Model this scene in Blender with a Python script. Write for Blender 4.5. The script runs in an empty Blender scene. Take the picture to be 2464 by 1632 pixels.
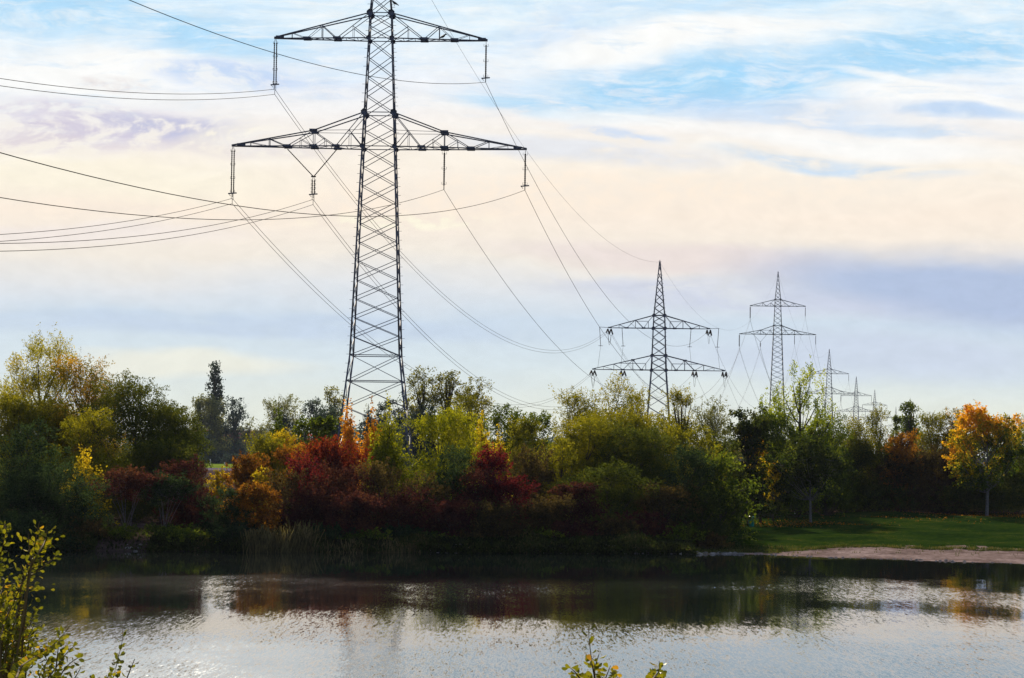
import bpy, math, random
import numpy as np
from mathutils import Vector, Matrix
rng = np.random.default_rng(7)
random.seed(7)
R = math.radians
SC = bpy.context.scene
COL = SC.collection

# ---------------------------------------------------------------- camera
F = 6400.0                       # focal length in photo pixels (photo is 2464 wide)
PITCH = math.atan(269 / F)
ROLL = R(0.75)
CAM = np.array([0.0, 0.0, 8.0])
cam_d = bpy.data.cameras.new('camera')
cam_d.sensor_width = 36.0
cam_d.lens = 36.0 * F / 2464
cam_d.clip_start = 0.5
cam_d.clip_end = 30000
cam = bpy.data.objects.new('camera', cam_d)
COL.objects.link(cam)
RM = (Matrix.Rotation(math.pi / 2 + PITCH, 4, 'X') @ Matrix.Rotation(ROLL, 4, 'Z'))
cam.matrix_world = Matrix.Translation(Vector(CAM)) @ RM
SC.camera = cam
RN = np.array(RM.to_3x3())

def dirpx(px, py):
    d = RN @ np.array([(px - 1232) / F, -(py - 816) / F, -1.0])
    return d / d[1]

def P(px, py, D):
    """the place at depth D that the photo shows at px, py"""
    return CAM + dirpx(px, py) * D

# ---------------------------------------------------------------- node helpers
def lin(c):
    return tuple(((v / 255) / 12.92 if v / 255 <= 0.04045 else ((v / 255 + 0.055) / 1.055) ** 2.4) for v in c) + (1.0,)

class NT:
    def __init__(s, tree):
        s.t = tree
    def n(s, kind, **kw):
        o = s.t.nodes.new(kind)
        for k, v in kw.items():
            if k == 'inp':
                for a, b in v.items():
                    if isinstance(b, bpy.types.NodeSocket):
                        s.t.links.new(b, o.inputs[a])
                    else:
                        o.inputs[a].default_value = b
            else:
                setattr(o, k, v)
        return o
    def math(s, op, a, b=0.0, c=None, clamp=False):
        i = {0: a, 1: b}
        if c is not None:
            i[2] = c
        return s.n('ShaderNodeMath', operation=op, use_clamp=clamp, inp=i).outputs[0]
    def mixc(s, fac, a, b):
        o = s.n('ShaderNodeMix', data_type='RGBA', inp={0: fac, 6: a, 7: b})
        return o.outputs[2]
    def mr(s, v, a, b, c=0.0, d=1.0, smooth=True):
        o = s.n('ShaderNodeMapRange', interpolation_type='SMOOTHSTEP' if smooth else 'LINEAR', inp={0: v, 1: a, 2: b, 3: c, 4: d})
        return o.outputs[0]
    def ramp(s, fac, stops, interp='LINEAR'):
        o = s.n('ShaderNodeValToRGB', inp={0: fac})
        cr = o.color_ramp
        cr.interpolation = interp
        while len(cr.elements) < len(stops):
            cr.elements.new(0.5)
        for e, (p, c) in zip(cr.elements, stops):
            e.position = p
            e.color = c if len(c) == 4 else tuple(c) + (1,)
        return o.outputs[0]
    def noise(s, vec, scale, detail=3.0, rough=0.5, dist=0.0, dims='3D'):
        o = s.n('ShaderNodeTexNoise', noise_dimensions=dims, inp={'Vector': vec, 'Scale': scale, 'Detail': detail, 'Roughness': rough, 'Distortion': dist})
        return o

# ---------------------------------------------------------------- sky and sun
SUN_AZ, SUN_EL = R(-6.4), R(24.5)       # ahead of the camera and a little to its left, low
world = bpy.data.worlds.new('World')
SC.world = world
world.use_nodes = True
W = NT(world.node_tree)
world.node_tree.nodes.clear()
tc = W.n('ShaderNodeTexCoord').outputs['Generated']
sep = W.n('ShaderNodeSeparateXYZ', inp={0: tc})
X, Y, Z = sep.outputs
Yc = W.math('MAXIMUM', Y, 0.15)
U = W.math('DIVIDE', X, Yc)
V = W.math('DIVIDE', Z, Yc)
UV = W.n('ShaderNodeCombineXYZ', inp={0: U, 1: V}).outputs[0]
# warp the cloud field: slow rolls and fine wisps, stretched along the horizon
m1 = W.n('ShaderNodeMapping', inp={'Vector': UV, 'Scale': (9, 34, 1), 'Rotation': (0, 0, R(-3))}).outputs[0]
w1 = W.noise(m1, 1.0, 4.0, 0.55)
w1v = W.n('ShaderNodeVectorMath', operation='SUBTRACT', inp={0: w1.outputs['Color'], 1: (0.5, 0.5, 0.5)}).outputs[0]
w1s = W.n('ShaderNodeVectorMath', operation='MULTIPLY', inp={0: w1v, 1: (0.05, 0.020, 0)}).outputs[0]
UVw = W.n('ShaderNodeVectorMath', operation='ADD', inp={0: UV, 1: w1s}).outputs[0]
m2 = W.n('ShaderNodeMapping', inp={'Vector': UVw, 'Scale': (26, 120, 1), 'Rotation': (0, 0, R(5))}).outputs[0]
wisps = W.noise(m2, 1.0, 7.0, 0.66, 0.15).outputs['Fac']
m3 = W.n('ShaderNodeMapping', inp={'Vector': UVw, 'Scale': (90, 170, 1), 'Location': (3, 1, 0)}).outputs[0]
puffs = W.noise(m3, 1.0, 6.0, 0.62, 0.0).outputs['Fac']
sv = W.n('ShaderNodeSeparateXYZ', inp={0: UVw}).outputs
Vw = sv[1]
def vpos(y):
    return max(0.0, (1085 - y) / F) / 0.2
rampL = W.ramp(W.math('DIVIDE', Vw, 0.2), [
    (0.0, lin((236, 238, 226))), (vpos(985), lin((233, 238, 226))), (vpos(890), lin((220, 233, 238))),
    (vpos(770), lin((209, 224, 238))), (vpos(700), lin((228, 232, 236))), (vpos(620), lin((246, 238, 226))),
    (vpos(500), lin((254, 240, 224))), (vpos(390), lin((254, 245, 231))), (vpos(300), lin((250, 245, 240))),
    (vpos(210), lin((240, 245, 252))), (vpos(60), lin((224, 242, 254))), (1.0, lin((200, 232, 254)))])
col = rampL
def blob(px, py, rx, ry, tilt, c, amt, tex=None, lo=0.35, hi=0.65, soft=0.3):
    """a bank of cloud or a clear patch standing in one part of the sky; rx, ry in photo pixels"""
    global col
    d = dirpx(px, py)
    m = W.n('ShaderNodeMapping', vector_type='TEXTURE', inp={'Vector': UVw, 'Location': (d[0], d[2], 0), 'Rotation': (0, 0, R(tilt)), 'Scale': (rx / F, ry / F, 1)}).outputs[0]
    ln = W.n('ShaderNodeVectorMath', operation='LENGTH', inp={0: m}).outputs['Value']
    f = W.mr(ln, 1.0, soft, 0.0, amt)
    if tex is not None:
        f = W.math('MULTIPLY', f, W.mr(tex, lo, hi))
    col = W.mixc(f, col, lin(c))
BLUE = (152, 213, 251); PALE = (205, 232, 252); LIL = (196, 210, 240); WHITE = (255, 255, 253); CREAM = (255, 248, 232)
blob(150, 25, 420, 75, -3, BLUE, .95, wisps, .3, .6)
blob(530, 95, 300, 75, -8, BLUE, .95, wisps, .32, .6)
blob(330, 150, 320, 55, -8, WHITE, .9)
blob(120, 175, 420, 70, -3, WHITE, .95)
blob(560, 185, 280, 45, -5, (196, 216, 246), .9, puffs, .35, .6)
blob(830, 150, 190, 90, 0, (205, 230, 252), .8, wisps, .35, .6)
blob(760, 215, 240, 40, -4, (200, 218, 246), .7, wisps, .35, .65)
blob(1400, 75, 330, 70, 8, (208, 228, 250), .9, wisps, .25, .6)
blob(1750, 25, 420, 50, 5, (190, 226, 252), .85, wisps, .35, .6)
blob(1700, 195, 620, 90, 4, BLUE, 1.0, wisps, .26, .56)
blob(1330, 262, 330, 45, -4, BLUE, .85, wisps, .3, .6)
blob(2250, 115, 420, 80, 6, BLUE, 1.0, wisps, .28, .58)
blob(1650, 100, 620, 48, 6, WHITE, .95)
blob(1850, 260, 420, 55, -4, (190, 218, 248), .8, wisps, .3, .6)
blob(2280, 240, 420, 42, -7, WHITE, .9)
blob(2150, 190, 260, 14, -9, WHITE, .8)
blob(1500, 290, 330, 36, -3, WHITE, .8, wisps, .3, .55)
blob(2330, 268, 230, 22, -3, (186, 214, 247), .8)
blob(2230, 308, 300, 24, -4, (184, 216, 248), .75, wisps, .3, .6)
blob(2100, 345, 520, 44, -4, WHITE, .85)
blob(1990, 392, 420, 30, -4, (196, 222, 247), .9, wisps, .3, .6)
blob(1480, 330, 160, 24, -8, (205, 222, 246), .8, puffs, .35, .6)
blob(1380, 375, 480, 40, -3, (222, 228, 240), .75, wisps, .3, .6)
blob(200, 290, 460, 70, -4, (212, 205, 222), 1.0, puffs, .38, .6)
blob(420, 300, 300, 36, -5, (196, 198, 224), 1.0, puffs, .35, .6)
blob(240, 190, 130, 26, -6, (226, 216, 214), .7, puffs, .35, .6)
blob(120, 335, 300, 40, -3, (224, 214, 220), .8, puffs, .4, .62)
blob(640, 355, 330, 34, -4, (232, 224, 222), .8, puffs, .35, .6)
blob(560, 320, 160, 26, 0, CREAM, .9, puffs, .4, .6)
blob(1150, 470, 1500, 60, 2, (255, 238, 218), .6, puffs, .4, .62)
blob(950, 515, 300, 34, 0, (255, 250, 226), .8, puffs, .4, .6)
blob(1700, 620, 700, 55, -2, (236, 222, 220), .7)
blob(2350, 690, 760, 130, -3, (181, 197, 226), 1.0)
blob(1750, 710, 620, 60, -3, (205, 212, 232), .8, wisps, .25, .6)
blob(600, 785, 1100, 48, 0, (200, 216, 236), .8, wisps, .2, .55)
blob(2100, 860, 700, 90, 0, (206, 217, 236), .8)
blob(420, 885, 460, 46, 0, (246, 244, 226), .8)
blob(250, 420, 620, 80, -2, (255, 247, 226), .8)
blob(150, 560, 620, 40, 2, (246, 236, 232), .6)
st_ = W.math('MULTIPLY', W.mr(wisps, .46, .64), W.mr(Vw, .095, .125, 0.0, .32))
col = W.mixc(st_, col, lin((255, 255, 252)))
m5 = W.n('ShaderNodeMapping', inp={'Vector': UVw, 'Scale': (34, 260, 1), 'Rotation': (0, 0, R(-7))}).outputs[0]
wf = W.noise(m5, 1.0, 6.0, 0.7, 0.1).outputs['Fac']
col = W.mixc(W.math('MULTIPLY', W.mr(wf, .47, .68), W.mr(Vw, .115, .15, 0.0, .45)), col, lin((255, 255, 252)))
col = W.mixc(W.math('MULTIPLY', W.mr(wf, .50, .30), W.mr(Vw, .11, .15, 0.0, .35)), col, lin((176, 216, 248)))
mot = W.mr(puffs, .3, .7, .955, 1.04, False)
front = W.n('ShaderNodeVectorMath', operation='SCALE', inp={0: col, 'Scale': mot}).outputs[0]
# bright sky patch added above the frame, under the sun, for glare on the water
d = (math.tan(SUN_AZ), math.tan(SUN_EL + R(1.5)))
mg = W.n('ShaderNodeMapping', vector_type='TEXTURE', inp={'Vector': UV, 'Location': (-0.113, 0.242, 0), 'Scale': (0.020, 0.080, 1)}).outputs[0]
lg = W.n('ShaderNodeVectorMath', operation='LENGTH', inp={0: mg}).outputs['Value']
glow = W.mr(lg, 1.0, 0.0, 0.0, 1.5)
gc = W.n('ShaderNodeVectorMath', operation='SCALE', inp={0: (1.0, 0.86, 0.66), 'Scale': glow}).outputs[0]
front = W.n('ShaderNodeVectorMath', operation='ADD', inp={0: front, 1: gc}).outputs[0]
sky = W.n('ShaderNodeTexSky', sky_type='NISHITA', sun_disc=False, sun_elevation=SUN_EL, sun_rotation=SUN_AZ, altitude=200, air_density=1.0, dust_density=1.5, ozone_density=1.2)
# the rest of the sky: clear Nishita blue (its own physical units) under broken pale cloud
m4 = W.n('ShaderNodeMapping', inp={'Vector': tc, 'Scale': (3, 3, 9)}).outputs[0]
cl = W.noise(m4, 1.0, 5.0, 0.6, 0.5).outputs['Fac']
back = W.mixc(W.mr(cl, .45, .62, 0.0, 0.6), sky.outputs[0], (2.0, 1.9, 2.7, 1))
f10 = W.n('ShaderNodeVectorMath', operation='SCALE', inp={0: front, 'Scale': 10.0 / 1.516}).outputs[0]
facF = W.math('MULTIPLY', W.mr(Y, 0.55, 0.93), W.mr(Z, 0.62, 0.22))
tot = W.mixc(facF, back, f10)
bg = W.n('ShaderNodeBackground', inp={0: tot, 1: 0.1})
wo = W.n('ShaderNodeOutputWorld', inp={0: bg.outputs[0]})
world.cycles.sampling_method = 'MANUAL'
world.cycles.sample_map_resolution = 1024

sun_d = bpy.data.lights.new('sun', 'SUN')
sun_d.energy = 4.8
sun_d.angle = R(0.6)
sun_d.color = (1.0, 0.86, 0.66)
sun = bpy.data.objects.new('sun', sun_d)
COL.objects.link(sun)
sd = Vector((math.sin(SUN_AZ) * math.cos(SUN_EL), math.cos(SUN_AZ) * math.cos(SUN_EL), math.sin(SUN_EL)))
sun.rotation_euler = sd.to_track_quat('Z', 'Y').to_euler()
sun.location = (-200, 900, 400)

SC.view_settings.view_transform = 'Standard'
SC.view_settings.look = 'None'
SC.view_settings.exposure = 0.6
SC.view_settings.gamma = 1.0
SC.view_settings.use_curve_mapping = False
SC.cycles.max_bounces = 8
SC.cycles.transparent_max_bounces = 4
SC.cycles.sample_clamp_indirect = 4.0

# ---------------------------------------------------------------- materials
def mat(name):
    m = bpy.data.materials.new(name)
    m.use_nodes = True
    m.node_tree.nodes.clear()
    return m, NT(m.node_tree)

def plain(name, c, rough=0.6, metal=0.0, var=0.25, scale=3.0):
    m, t = mat(name)
    co = t.n('ShaderNodeTexCoord').outputs['Object']
    nz = t.noise(co, scale, 4.0).outputs['Fac']
    c0 = tuple(v * (1 - var) for v in c) + (1,)
    c1 = tuple(min(1, v * (1 + var)) for v in c) + (1,)
    cc = t.mixc(t.mr(nz, .3, .7), c0, c1)
    b = t.n('ShaderNodeBsdfPrincipled', inp={'Base Color': cc, 'Roughness': rough, 'Metallic': metal, 'Specular IOR Level': .5 if rough < .8 else .05})
    t.n('ShaderNodeOutputMaterial', inp={0: b.outputs[0]})
    return m

M = {}
M['steel'] = plain('steel', (0.075, 0.08, 0.115), 0.7, 0.1)
M['steel_far'] = plain('steel_pale', (0.09, 0.095, 0.13), 0.6, 0.2)  # slightly paler steel, used on the distant pylons
M['insulator'] = plain('glazed_porcelain', (0.045, 0.028, 0.022), 0.85)
M['cable'] = plain('cable_metal', (0.05, 0.042, 0.03), 0.9)
M['cable_far'] = plain('cable_metal_pale', (0.10, 0.10, 0.12), 0.9)  # paler, bluer cable metal for the distant spans
M['bark'] = plain('bark', (0.055, 0.042, 0.035), 0.9, 0, 0.4, 8)
M['bark_pale'] = plain('bark_pale', (0.13, 0.115, 0.115), 0.9, 0, 0.35, 8)
M['teal'] = plain('teal_paint', (0.01, 0.20, 0.17), 0.4)
M['white'] = plain('white_paint', (0.75, 0.75, 0.76), 0.5, 0, .08)
M['wall'] = plain('render_wall', (0.35, 0.30, 0.26), 0.85)
M['rooftile'] = plain('roof_tiles', (0.14, 0.045, 0.06), 0.8, 0, .3, .8)
M['stone'] = plain('pebbles', (0.20, 0.18, 0.175), 0.8, 0, .5, 1.2)
M['feather'] = plain('black_feather', (0.012, 0.012, 0.014), 0.5)

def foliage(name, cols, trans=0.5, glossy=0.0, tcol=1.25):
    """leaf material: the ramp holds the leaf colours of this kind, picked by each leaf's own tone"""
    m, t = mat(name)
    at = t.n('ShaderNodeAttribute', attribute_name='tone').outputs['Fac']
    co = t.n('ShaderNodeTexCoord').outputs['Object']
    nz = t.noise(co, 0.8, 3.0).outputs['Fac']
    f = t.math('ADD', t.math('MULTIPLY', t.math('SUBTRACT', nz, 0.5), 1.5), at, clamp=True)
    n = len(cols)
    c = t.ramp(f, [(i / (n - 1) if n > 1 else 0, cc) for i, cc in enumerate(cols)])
    df = t.n('ShaderNodeBsdfDiffuse', inp={0: c})
    ct = t.n('ShaderNodeVectorMath', operation='MULTIPLY', inp={0: c, 1: (tcol, tcol * 1.05, tcol * .6)}).outputs[0]
    tr = t.n('ShaderNodeBsdfTranslucent', inp={0: ct})
    mx = t.n('ShaderNodeMixShader', inp={0: trans, 1: df.outputs[0], 2: tr.outputs[0]})
    if glossy == 0:
        t.n('ShaderNodeOutputMaterial', inp={0: mx.outputs[0]})
        return m
    gl = t.n('ShaderNodeBsdfGlossy', inp={0: (.9, .9, .9, 1), 1: 0.38})
    mx2 = t.n('ShaderNodeMixShader', inp={0: glossy, 1: mx.outputs[0], 2: gl.outputs[0]})
    t.n('ShaderNodeOutputMaterial', inp={0: mx2.outputs[0]})
    return m

PAL = {
 'olive': [(.05, .052, .005), (.125, .115, .008), (.22, .18, .010)],
 'darkolive': [(.022, .030, .006), (.05, .058, .010), (.09, .085, .012)],
 'pale': [(.09, .09, .010), (.20, .18, .014), (.36, .28, .022)],
 'yellowgreen': [(.05, .06, .006), (.16, .17, .008), (.36, .31, .012)],
 'brightgreen': [(.05, .075, .010), (.16, .19, .012), (.30, .30, .02)],
 'gold': [(.12, .10, .006), (.34, .23, .010), (.55, .36, .015)],
 'orange': [(.20, .08, .008), (.44, .17, .010), (.60, .27, .015)],
 'orangegreen': [(.04, .06, .007), (.07, .09, .008), (.17, .16, .009), (.38, .25, .012), (.50, .25, .012), (.52, .22, .012)],
 'oliveorange': [(.06, .06, .006), (.18, .13, .010), (.42, .20, .015)],
 'red': [(.045, .007, .010), (.105, .013, .012), (.28, .045, .012)],
 'crimson': [(.035, .007, .012), (.085, .010, .018), (.20, .022, .024)],
 'maroon': [(.028, .009, .013), (.058, .017, .020), (.095, .036, .020)],
 'brown': [(.026, .020, .012), (.060, .040, .018), (.10, .065, .020)],
 'bluegreen': [(.012, .021, .011), (.028, .045, .022), (.055, .075, .032)],
 'green': [(.024, .036, .006), (.056, .076, .009), (.12, .13, .012)],
 'darkgreen': [(.012, .020, .006), (.028, .038, .009), (.06, .062, .012)],
 'rust': [(.08, .03, .010), (.20, .075, .012), (.36, .15, .015)],
 'grey': [(.06, .06, .03), (.12, .12, .05), (.19, .17, .07)],
 'hazy': [(.020, .030, .040), (.035, .05, .055), (.06, .075, .06)],  # distance haze put into the leaf colour of far trees
 'weeds': [(.012, .012, .008), (.030, .034, .010), (.040, .055, .014), (.10, .075, .035)],
 'conifer': [(.008, .014, .014), (.015, .026, .022), (.025, .04, .028)],
 'near': [(.05, .054, .006), (.13, .125, .008), (.28, .23, .011), (.42, .20, .018)],
}
for k in list(PAL):
    g_ = {'maroon': 1.05, 'brown': 1.1, 'bluegreen': 1.0, 'weeds': .9, 'red': 1.0, 'crimson': .95, 'rust': 1.0, 'yellowgreen': 1.15, 'hazy': 1.1, 'conifer': 1.0, 'near': 1.0}.get(k, 1.3)  # maroon, brown, bluegreen, weeds kept darker: lower-belt shade put into colour
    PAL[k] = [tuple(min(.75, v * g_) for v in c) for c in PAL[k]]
    M['leaf_' + k] = foliage('leaves_' + k, [tuple(c) + (1,) for c in PAL[k]])

# ---------------------------------------------------------------- object helpers
def props(o, label=None, cat=None, group=None, kind=None):
    if label: o['label'] = label
    if cat: o['category'] = cat
    if group: o['group'] = group
    if kind: o['kind'] = kind
    return o

def link_mesh(name, me, m=None, parent=None):
    o = bpy.data.objects.new(name, me)
    COL.objects.link(o)
    if m is not None: me.materials.append(m)
    if parent is not None: o.parent = parent
    return o

def empty(name, loc, label, cat, group=None, rz=0.0):
    o = bpy.data.objects.new(name, None)
    COL.objects.link(o)
    o.location = loc
    o.rotation_euler = (0, 0, rz)
    o.empty_display_size = 0.3
    return props(o, label, cat, group)

def np_mesh(name, verts, faces, tone=None, smooth=False):
    """verts (n,3), faces (m,k) -> mesh"""
    me = bpy.data.meshes.new(name)
    verts = np.asarray(verts, dtype=np.float32)
    faces = np.asarray(faces, dtype=np.int32)
    m, k = faces.shape
    me.vertices.add(len(verts)); me.vertices.foreach_set('co', verts.ravel())
    me.loops.add(m * k); me.loops.foreach_set('vertex_index', faces.ravel())
    me.polygons.add(m)
    me.polygons.foreach_set('loop_start', np.arange(0, m * k, k, dtype=np.int32))
    me.polygons.foreach_set('loop_total', np.full(m, k, dtype=np.int32))
    if smooth:
        me.polygons.foreach_set('use_smooth', np.ones(m, dtype=bool))
    if tone is not None:
        a = me.attributes.new('tone', 'FLOAT', 'FACE')
        a.data.foreach_set('value', np.asarray(tone, dtype=np.float32))
    me.update(calc_edges=True)
    return me

class Bars:
    """straight members and plates gathered into one mesh"""
    def __init__(s):
        s.v = []; s.f = []; s.n = 0
    def bar(s, a, b, w, w2=None, sides=4):
        a = np.asarray(a, float); b = np.asarray(b, float)
        w2 = w if w2 is None else w2
        d = b - a; L = np.linalg.norm(d)
        if L < 1e-6: return
        d /= L
        up = np.array([0, 0, 1.0]) if abs(d[2]) < .9 else np.array([0, 1.0, 0])
        p = np.cross(d, up); p /= np.linalg.norm(p); q = np.cross(d, p)
        for c, r in ((a, w), (b, w2)):
            for k in range(sides):
                t = 2 * math.pi * (k + .5) / sides
                s.v.append(c + (p * math.cos(t) + q * math.sin(t)) * r * (.7071 if sides == 4 else .5))
        n = s.n
        for k in range(sides):
            k2 = (k + 1) % sides
            s.f.append((n + k, n + k2, n + sides + k2, n + sides + k))
        if sides == 4:
            s.f.append((n + 3, n + 2, n + 1, n)); s.f.append((n + 4, n + 5, n + 6, n + 7))
        s.n += 2 * sides
    def box(s, lo, hi):
        x0, y0, z0 = lo; x1, y1, z1 = hi
        for z in (z0, z1):
            s.v += [np.array(q, float) for q in ((x0, y0, z), (x1, y0, z), (x1, y1, z), (x0, y1, z))]
        n = s.n
        for q in ((0, 3, 2, 1), (4, 5, 6, 7), (0, 1, 5, 4), (1, 2, 6, 5), (2, 3, 7, 6), (3, 0, 4, 7)):
            s.f.append(tuple(n + k for k in q))
        s.n += 8
    def path(s, pts, w, sides=4):
        pts = [np.asarray(p, float) for p in pts]
        ws = w if hasattr(w, '__len__') else [w] * len(pts)
        n0 = s.n
        prev = None
        for i, p in enumerate(pts):
            d = pts[min(i + 1, len(pts) - 1)] - pts[max(i - 1, 0)]
            d = d / (np.linalg.norm(d) + 1e-9)
            up = np.array([0, 0, 1.0]) if abs(d[2]) < .95 else np.array([0, 1.0, 0])
            if prev is not None:
                a = prev - d * np.dot(prev, d)
            else:
                a = np.cross(d, up)
            a = a / (np.linalg.norm(a) + 1e-9); prev = a
            b = np.cross(d, a)
            for k in range(sides):
                t = 2 * math.pi * k / sides
                s.v.append(p + (a * math.cos(t) + b * math.sin(t)) * ws[i] / 2)
        for i in range(len(pts) - 1):
            for k in range(sides):
                k2 = (k + 1) % sides
                s.f.append((n0 + i * sides + k, n0 + i * sides + k2, n0 + (i + 1) * sides + k2, n0 + (i + 1) * sides + k))
        s.n += len(pts) * sides
    def lathe(s, c, prof, sides=10):
        """prof: (r, z) pairs about a vertical axis through c"""
        n0 = s.n
        for r, z in prof:
            for k in range(sides):
                t = 2 * math.pi * k / sides
                s.v.append(np.array([c[0] + r * math.cos(t), c[1] + r * math.sin(t), c[2] + z]))
        for i in range(len(prof) - 1):
            for k in range(sides):
                k2 = (k + 1) % sides
                s.f.append((n0 + i * sides + k, n0 + i * sides + k2, n0 + (i + 1) * sides + k2, n0 + (i + 1) * sides + k))
        s.n += len(prof) * sides
    def build(s, name, m, parent=None, smooth=False):
        me = np_mesh(name, np.array(s.v), np.array(s.f), smooth=smooth)
        return link_mesh(name, me, m, parent)

# ---------------------------------------------------------------- terrain
_sx = [-400, -60, -39, -20, -1, 18.6, 28, 38.5, 60, 400]
_sy = [190, 200, 202, 204, 208.5, 212.5, 206.5, 200.5, 192, 150]
def shore(x):
    return np.interp(x, _sx, _sy) + 0.5 * np.sin(np.asarray(x) * .7) + .35 * np.sin(np.asarray(x) * 1.9 + 1)
def ground_z(x, y):
    x = np.asarray(x, float); y = np.asarray(y, float)
    d = y - shore(x)
    left = np.interp(d, [-8, -1, 0, 1.2, 8, 60, 90], [-1.6, -.25, 0, .55, 1.1, 1.45, 1.5])
    right = np.interp(d, [-12, -1, 0, 17, 22, 60, 100], [-1.2, -.08, 0, .38, .52, .95, 1.5])
    t = np.clip((x - 10) / 6, 0, 1)
    far = left * (1 - t) + right * t
    near = np.interp(y, [-30, 2, 13, 45, 60], [6.5, 6.4, 4.6, -.7, -1.6])
    z = np.where(y < 120, np.maximum(near, -1.6), far)
    z = np.maximum(z, -1.6)
    side = np.clip((np.abs(x) - 260) / 60, 0, 1)          # the lake ends to the sides
    z = z * (1 - side) + np.maximum(z, 1.5) * side
    bump = .10 * np.sin(x * .45 + y * .21) + .08 * np.sin(x * .17 - y * .33)
    return z + np.where((y > shore(x) + 3) & (y < 700), bump * np.clip((y - shore(x) - 3) / 20, 0, 1), 0)

xs = np.concatenate([[-9000, -4000, -2000, -1000, -600, -400, -320, -260, -200, -140, -100], np.arange(-70, 70.1, .8), [100, 140, 200, 260, 320, 400, 600, 1000, 2000, 4000, 9000]])
# palettes are leaf colours with painted shade (low kinds) and haze (far trees); front() bushes stand right on the bank
ys = np.concatenate([[-3000, -800, -200, -100, -30], np.arange(-10, 60, 4), np.arange(60, 194, 12), np.arange(196, 312, .8), np.arange(314, 480, 8), np.arange(500, 726, 25), [740, 760, 780, 800, 826], np.arange(850, 1500, 25), [1600, 2000, 3000, 5000, 9000, 16000]])
GX, GY = np.meshgrid(xs, ys)
GZ = ground_z(GX, GY)
nx, ny = len(xs), len(ys)
idx = np.arange(nx * ny).reshape(ny, nx)
quads = np.stack([idx[:-1, :-1], idx[:-1, 1:], idx[1:, 1:], idx[1:, :-1]], -1).reshape(-1, 4)
cx = (GX[:-1, :-1] + GX[1:, 1:]).ravel() / 2; cy = (GY[:-1, :-1] + GY[1:, 1:]).ravel() / 2
dsh = cy - shore(cx) + .5 * np.sin(cx * 1.3) + .5 * np.sin(cx * 2.9 + 2) + rng.normal(0, .3, len(cx))
sandw = np.interp(cx, [12, 17, 21, 26, 31, 60], [.3, .8, 3, 12, 19, 22]) * (1 + .03 * np.sin(cx * 2.1) + .02 * np.sin(cx * 4.7))
region = np.zeros(len(cx), int)
region[(cx > 14) & (cx < 140) & (dsh > 0) & (cy < 305 + 2 * np.sin(cx * .5))] = 1
region[(cx > 12) & (cx < 140) & (dsh > -6) & (dsh < sandw)] = 2
region[(cx > 13.5) & (cx < 27 + rng.normal(0, .4, len(cx))) & (dsh >= sandw) & (dsh < 12 + 5 * np.sin(cx * .2 + 1) - np.clip(cx - 20, 0, 10) * .8)] = 6
region[(cy > 826) & (cy < 1500) & (np.abs(cx) < 900)] = 3
region[(cy > 740) & (cy <= 826) & (np.abs(cx) < 900)] = 4
region[(cy < 60) & (cx < 300) & (cx > -300)] = 5

def ground_mat(name, stops, scale, rough=0.95, bump=0.4, fleck=None):
    m, t = mat(name)
    co = t.n('ShaderNodeTexCoord').outputs['Object']
    a = t.noise(co, scale, 6.0, .65).outputs['Fac']
    b = t.noise(co, scale * .12, 3.0).outputs['Fac']
    f = t.math('ADD', t.math('MULTIPLY', a, .6), t.math('MULTIPLY', b, .4))
    c = t.ramp(t.mr(f, .35, .65, smooth=False), stops)
    if fleck:
        v = t.n('ShaderNodeTexVoronoi', inp={'Vector': co, 'Scale': 3.5})
        c = t.mixc(t.math('MULTIPLY', t.mr(v.outputs['Distance'], .16, .08), t.mr(b, .45, .6)), c, fleck)
    bp = t.n('ShaderNodeBump', inp={'Strength': bump, 'Distance': .06, 'Height': a})
    bs = t.n('ShaderNodeBsdfPrincipled', inp={'Base Color': c, 'Roughness': rough, 'Normal': bp.outputs[0], 'Specular IOR Level': 0.0})
    t.n('ShaderNodeOutputMaterial', inp={0: bs.outputs[0]})
    return m
GM = [ground_mat('soil', [(0, (.030, .020, .020)), (.5, (.06, .038, .034)), (1, (.10, .07, .055))], 2.5),
      ground_mat('lawn_grass', [(0, (.005, .014, .003)), (.35, (.012, .028, .004)), (.7, (.022, .042, .005)), (1, (.060, .056, .012))], 1.6, fleck=(.30, .17, .03, 1)),
      ground_mat('sand', [(0, (.07, .048, .04)), (.45, (.17, .122, .11)), (1, (.34, .26, .245))], 2.2, fleck=(.05, .06, .02, 1)),
      ground_mat('meadow', [(0, (.05, .12, .01)), (.5, (.14, .20, .02)), (1, (.26, .27, .04))], .3),
      ground_mat('asphalt', [(0, (.10, .08, .11)), (1, (.17, .14, .18))], .5),
      ground_mat('bank_soil', [(0, (.03, .04, .012)), (.5, (.06, .07, .02)), (1, (.10, .09, .04))], 2.0),
      ground_mat('rough_grass', [(0, (.025, .035, .008)), (.5, (.06, .07, .012)), (1, (.12, .10, .03))], 2.6)]
GN = ['ground', 'lawn', 'beach', 'field', 'path', 'near_bank', 'grass_verge']
allv = np.stack([GX.ravel(), GY.ravel(), GZ.ravel()], -1)
for r in range(7):
    q = quads[region == r]
    used, inv = np.unique(q.ravel(), return_inverse=True)
    o = link_mesh(GN[r], np_mesh(GN[r], allv[used], inv.reshape(-1, 4), smooth=True), GM[r])
    props(o, kind='structure')

def gz(x, y):
    return float(ground_z(x, y))

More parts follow.
